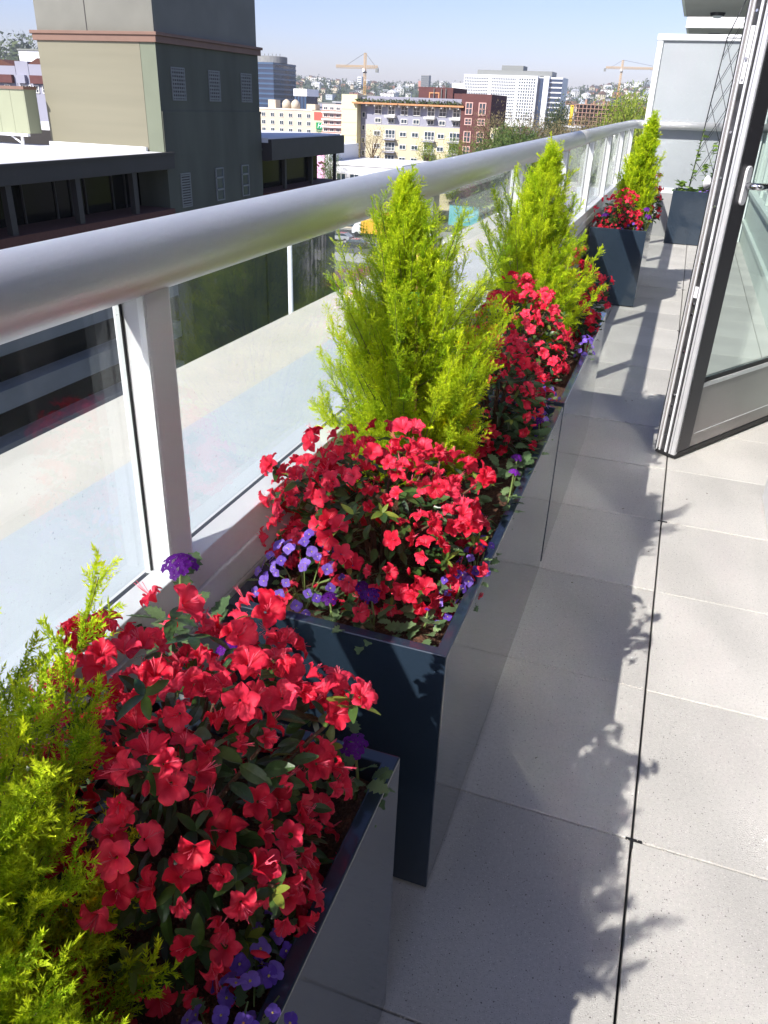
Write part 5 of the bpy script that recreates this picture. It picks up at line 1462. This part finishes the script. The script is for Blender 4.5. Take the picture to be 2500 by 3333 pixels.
for i, (x, y, tp, r) in enumerate(((-14.6, 175, 2.6, 4.2), (-10.8, 160, 3.4, 4.0), (-6.5, 150, 3.2, 4.5), (-13.5, 120, -3.0, 5), (-10.5, 100, -3.2, 5), (-6.2, 84, -3.2, 5), (-12.5, 78, -6.0, 5), (-7.0, 60, -4.6, 4.5), (-5.8, 46, -4.2, 4), (-6.5, 110, -1.6, 5), (-18, 140, -5, 5))):
    tree('lime', 'lime green spring tree in the avenue row', x, y, tp, r, i % 3, group=G3)
tree('bud', 'thin bare street tree against the yellow apartment wall', -62.5, 168, -4.0, 3.0, 1)
tree('lime', 'small spring tree in front of the apartment balconies', -51.5, 172, -6.2, 2.6, 1, group='small trees before the apartment block')
tree('lime', 'small spring tree at the foot of the maroon corner', -45.8, 172, -5.6, 2.4, 2, group='small trees before the maroon corner')
tree('green', 'small round green bush tree on the roof edge beside the mural', -62.5, 146, -6.6, 1.6, 0)

# ------------------------------------------------------------------ street things
lp = thing('light_pole', (-10, 20.5, GZ), 'tall white street light pole beyond the glass railing', 'lamp post')
MB().tube([(-10, 20.5, GZ), (-10, 20.5, -1.9)], [0.10, 0.065], 12).build('pole', M['white_metal'], lp, smooth=True)
MB().tube([(-10, 20.5, GZ), (-10, 20.5, GZ + 0.3)], [0.26, 0.2], 12).build('base', M['white_metal'], lp)
MB().tube([(-10, 20.5, -2.0), (-10.4, 20.5, -1.75), (-11.6, 20.5, -1.7)], 0.045, 8).build('arm', M['white_metal'], lp, smooth=True)
B('lamp_head', M['louver'], lp, (-12.4, -11.55, 20.36, 20.64, -1.76, -1.66))
def car_meshes(paint):
    m = MB()
    side = [(-2.1, 0.35), (2.1, 0.35), (2.15, 0.75), (1.95, 0.92), (1.0, 1.0), (0.35, 1.42), (-1.1, 1.45), (-1.9, 1.02), (-2.15, 0.85)]
    m.prism(side, 'x', -0.86, 0.86)
    return m
CP = [mk('car paint ' + n, lin(c), 0.25, coat=1.0, var=0.02) for n, c in (('white', (232, 232, 232)), ('silver', (168, 170, 174)), ('black', (34, 34, 38)), ('blue', (70, 98, 140)), ('red', (150, 36, 36)))]
CN = ['white', 'silver', 'black', 'blue', 'red']
def car(x, y, ang, ci, label, group='cars on the avenue'):
    t = thing('parked_car', (x, y, GZ + 0.004), label, 'car', group); t.rotation_euler = (0, 0, ang)
    car_meshes(None).build('body', CP[ci], t, bevel=0.10, local=True, seg=2)
    g = MB(); g.prism([(0.98, 1.0), (0.36, 1.38), (-1.08, 1.41), (-1.8, 1.04)], 'x', -0.875, 0.875); g.build('side_window', M['win'], t, local=True)
    MB().prism([(1.06, 0.995), (0.42, 1.40), (0.30, 1.40), (0.9, 0.985)], 'x', -0.72, 0.72).build('windscreen', M['win'], t, local=True)
    for sx in (-0.80, 0.80):
        for sy in (-1.3, 1.32):
            w = MB().tube([(sx - 0.1, sy, 0.32), (sx + 0.1, sy, 0.32)], 0.32, 16).build('wheel', M['gasket'], t, local=True)
            MB().tube([(sx - 0.11, sy, 0.32), (sx + 0.11, sy, 0.32)], 0.18, 12).build('rim', M['chrome'], w, local=True)
    for sx in (-0.6, 0.6):
        MB().box(sx - 0.16, sx + 0.16, 2.08, 2.17, 0.62, 0.76).build('headlight', M['white'], t, local=True)
        MB().box(sx - 0.16, sx + 0.16, -2.17, -2.08, 0.72, 0.86).build('tail_light', CP[4], t, local=True)
for i, (x, y, a, ci) in enumerate(((-53.4, 129, 1.5, 1), (-49, 124, 1.6, 2), (-60, 134, -1.5, 0), (-66, 126, 1.57, 3), (-45, 134, -1.57, 4), (-70, 133.5, -1.57, 2), (-40, 126, 1.57, 0))):
    car(x, y, a, ci, '%s car on the cross street before the shops' % CN[ci], 'cars on the cross street, ' + CN[ci])
for i in range(12):
    x = -26.6 if i % 2 else -9.6; y = 36 + i * 13.5; ci = (i * 3 + 1) % 5
    car(x, y, 0.0 if i % 2 else math.pi, ci, '%s car parked along the avenue %s' % (CN[ci], 'on the tower side' if i % 2 else 'on the terrace side'), 'cars on the avenue, %s %s' % (CN[ci], 'tower side' if i % 2 else 'terrace side'))
vn = thing('delivery_truck', (-50.5, 136.0, GZ + 0.004), 'yellow box truck on the cross street below the red awning', 'truck'); vn.rotation_euler = (0, 0, 1.57)
MB().box(-1.1, 1.1, -3.4, 1.5, 0.7, 3.0).build('box_body', mk('truck yellow', lin(232, 176, 52), 0.5), vn, bevel=0.05, local=True)
MB().prism([(1.55, 0.6), (3.2, 0.6), (3.2, 1.4), (2.6, 2.3), (1.55, 2.35)], 'x', -1.05, 1.05).build('cab', M['white'], vn, bevel=0.05, local=True)
MB().prism([(3.17, 1.45), (2.62, 2.26), (2.5, 2.26), (3.05, 1.42)], 'x', -0.95, 0.95).build('windscreen', M['win'], vn, local=True)
for sx in (-0.95, 0.95):
    for sy in (-2.2, 2.3): MB().tube([(sx - .15, sy, .45), (sx + .15, sy, .45)], .45, 16).build('wheel', M['gasket'], vn, local=True)
for i, (x, y) in enumerate(((-56, 118.6), (-47.5, 142.2))):
    st = thing('street_lamp', (x, y, GZ), 'grey street lamp on the %s kerb of the cross street' % ('near', 'shop')[i], 'lamp post')
    MB().tube([(x, y, GZ), (x, y, GZ + 7.5)], [0.12, 0.07], 10).build('pole', M['white_metal'], st, smooth=True)
    MB().tube([(x, y, GZ + 7.4), (x, y - 1.8, GZ + 7.9)], 0.05, 8).build('arm', M['white_metal'], st)
    B('lamp_head', M['louver'], st, (x - .16, x + .16, y - 2.6, y - 1.8, GZ + 7.82, GZ + 7.95))

# ------------------------------------------------------------------ haze
hm = bpy.data.materials.new('thin haze'); hm.use_nodes = True
nt = hm.node_tree; nt.nodes.remove(nt.nodes["Principled BSDF"])
pv = nt.nodes.new("ShaderNodeVolumePrincipled")
pv.inputs['Color'].default_value = (0.88, 0.92, 1.0, 1); pv.inputs['Density'].default_value = HAZE
pv.inputs['Anisotropy'].default_value = 0.2
nt.links.new(pv.outputs[0], nt.nodes["Material Output"].inputs['Volume'])
hz = MB().box(-5300, 5300, -1000, 5500, GZ - 1.8, 128).build('haze', hm); tag(hz, kind='stuff')
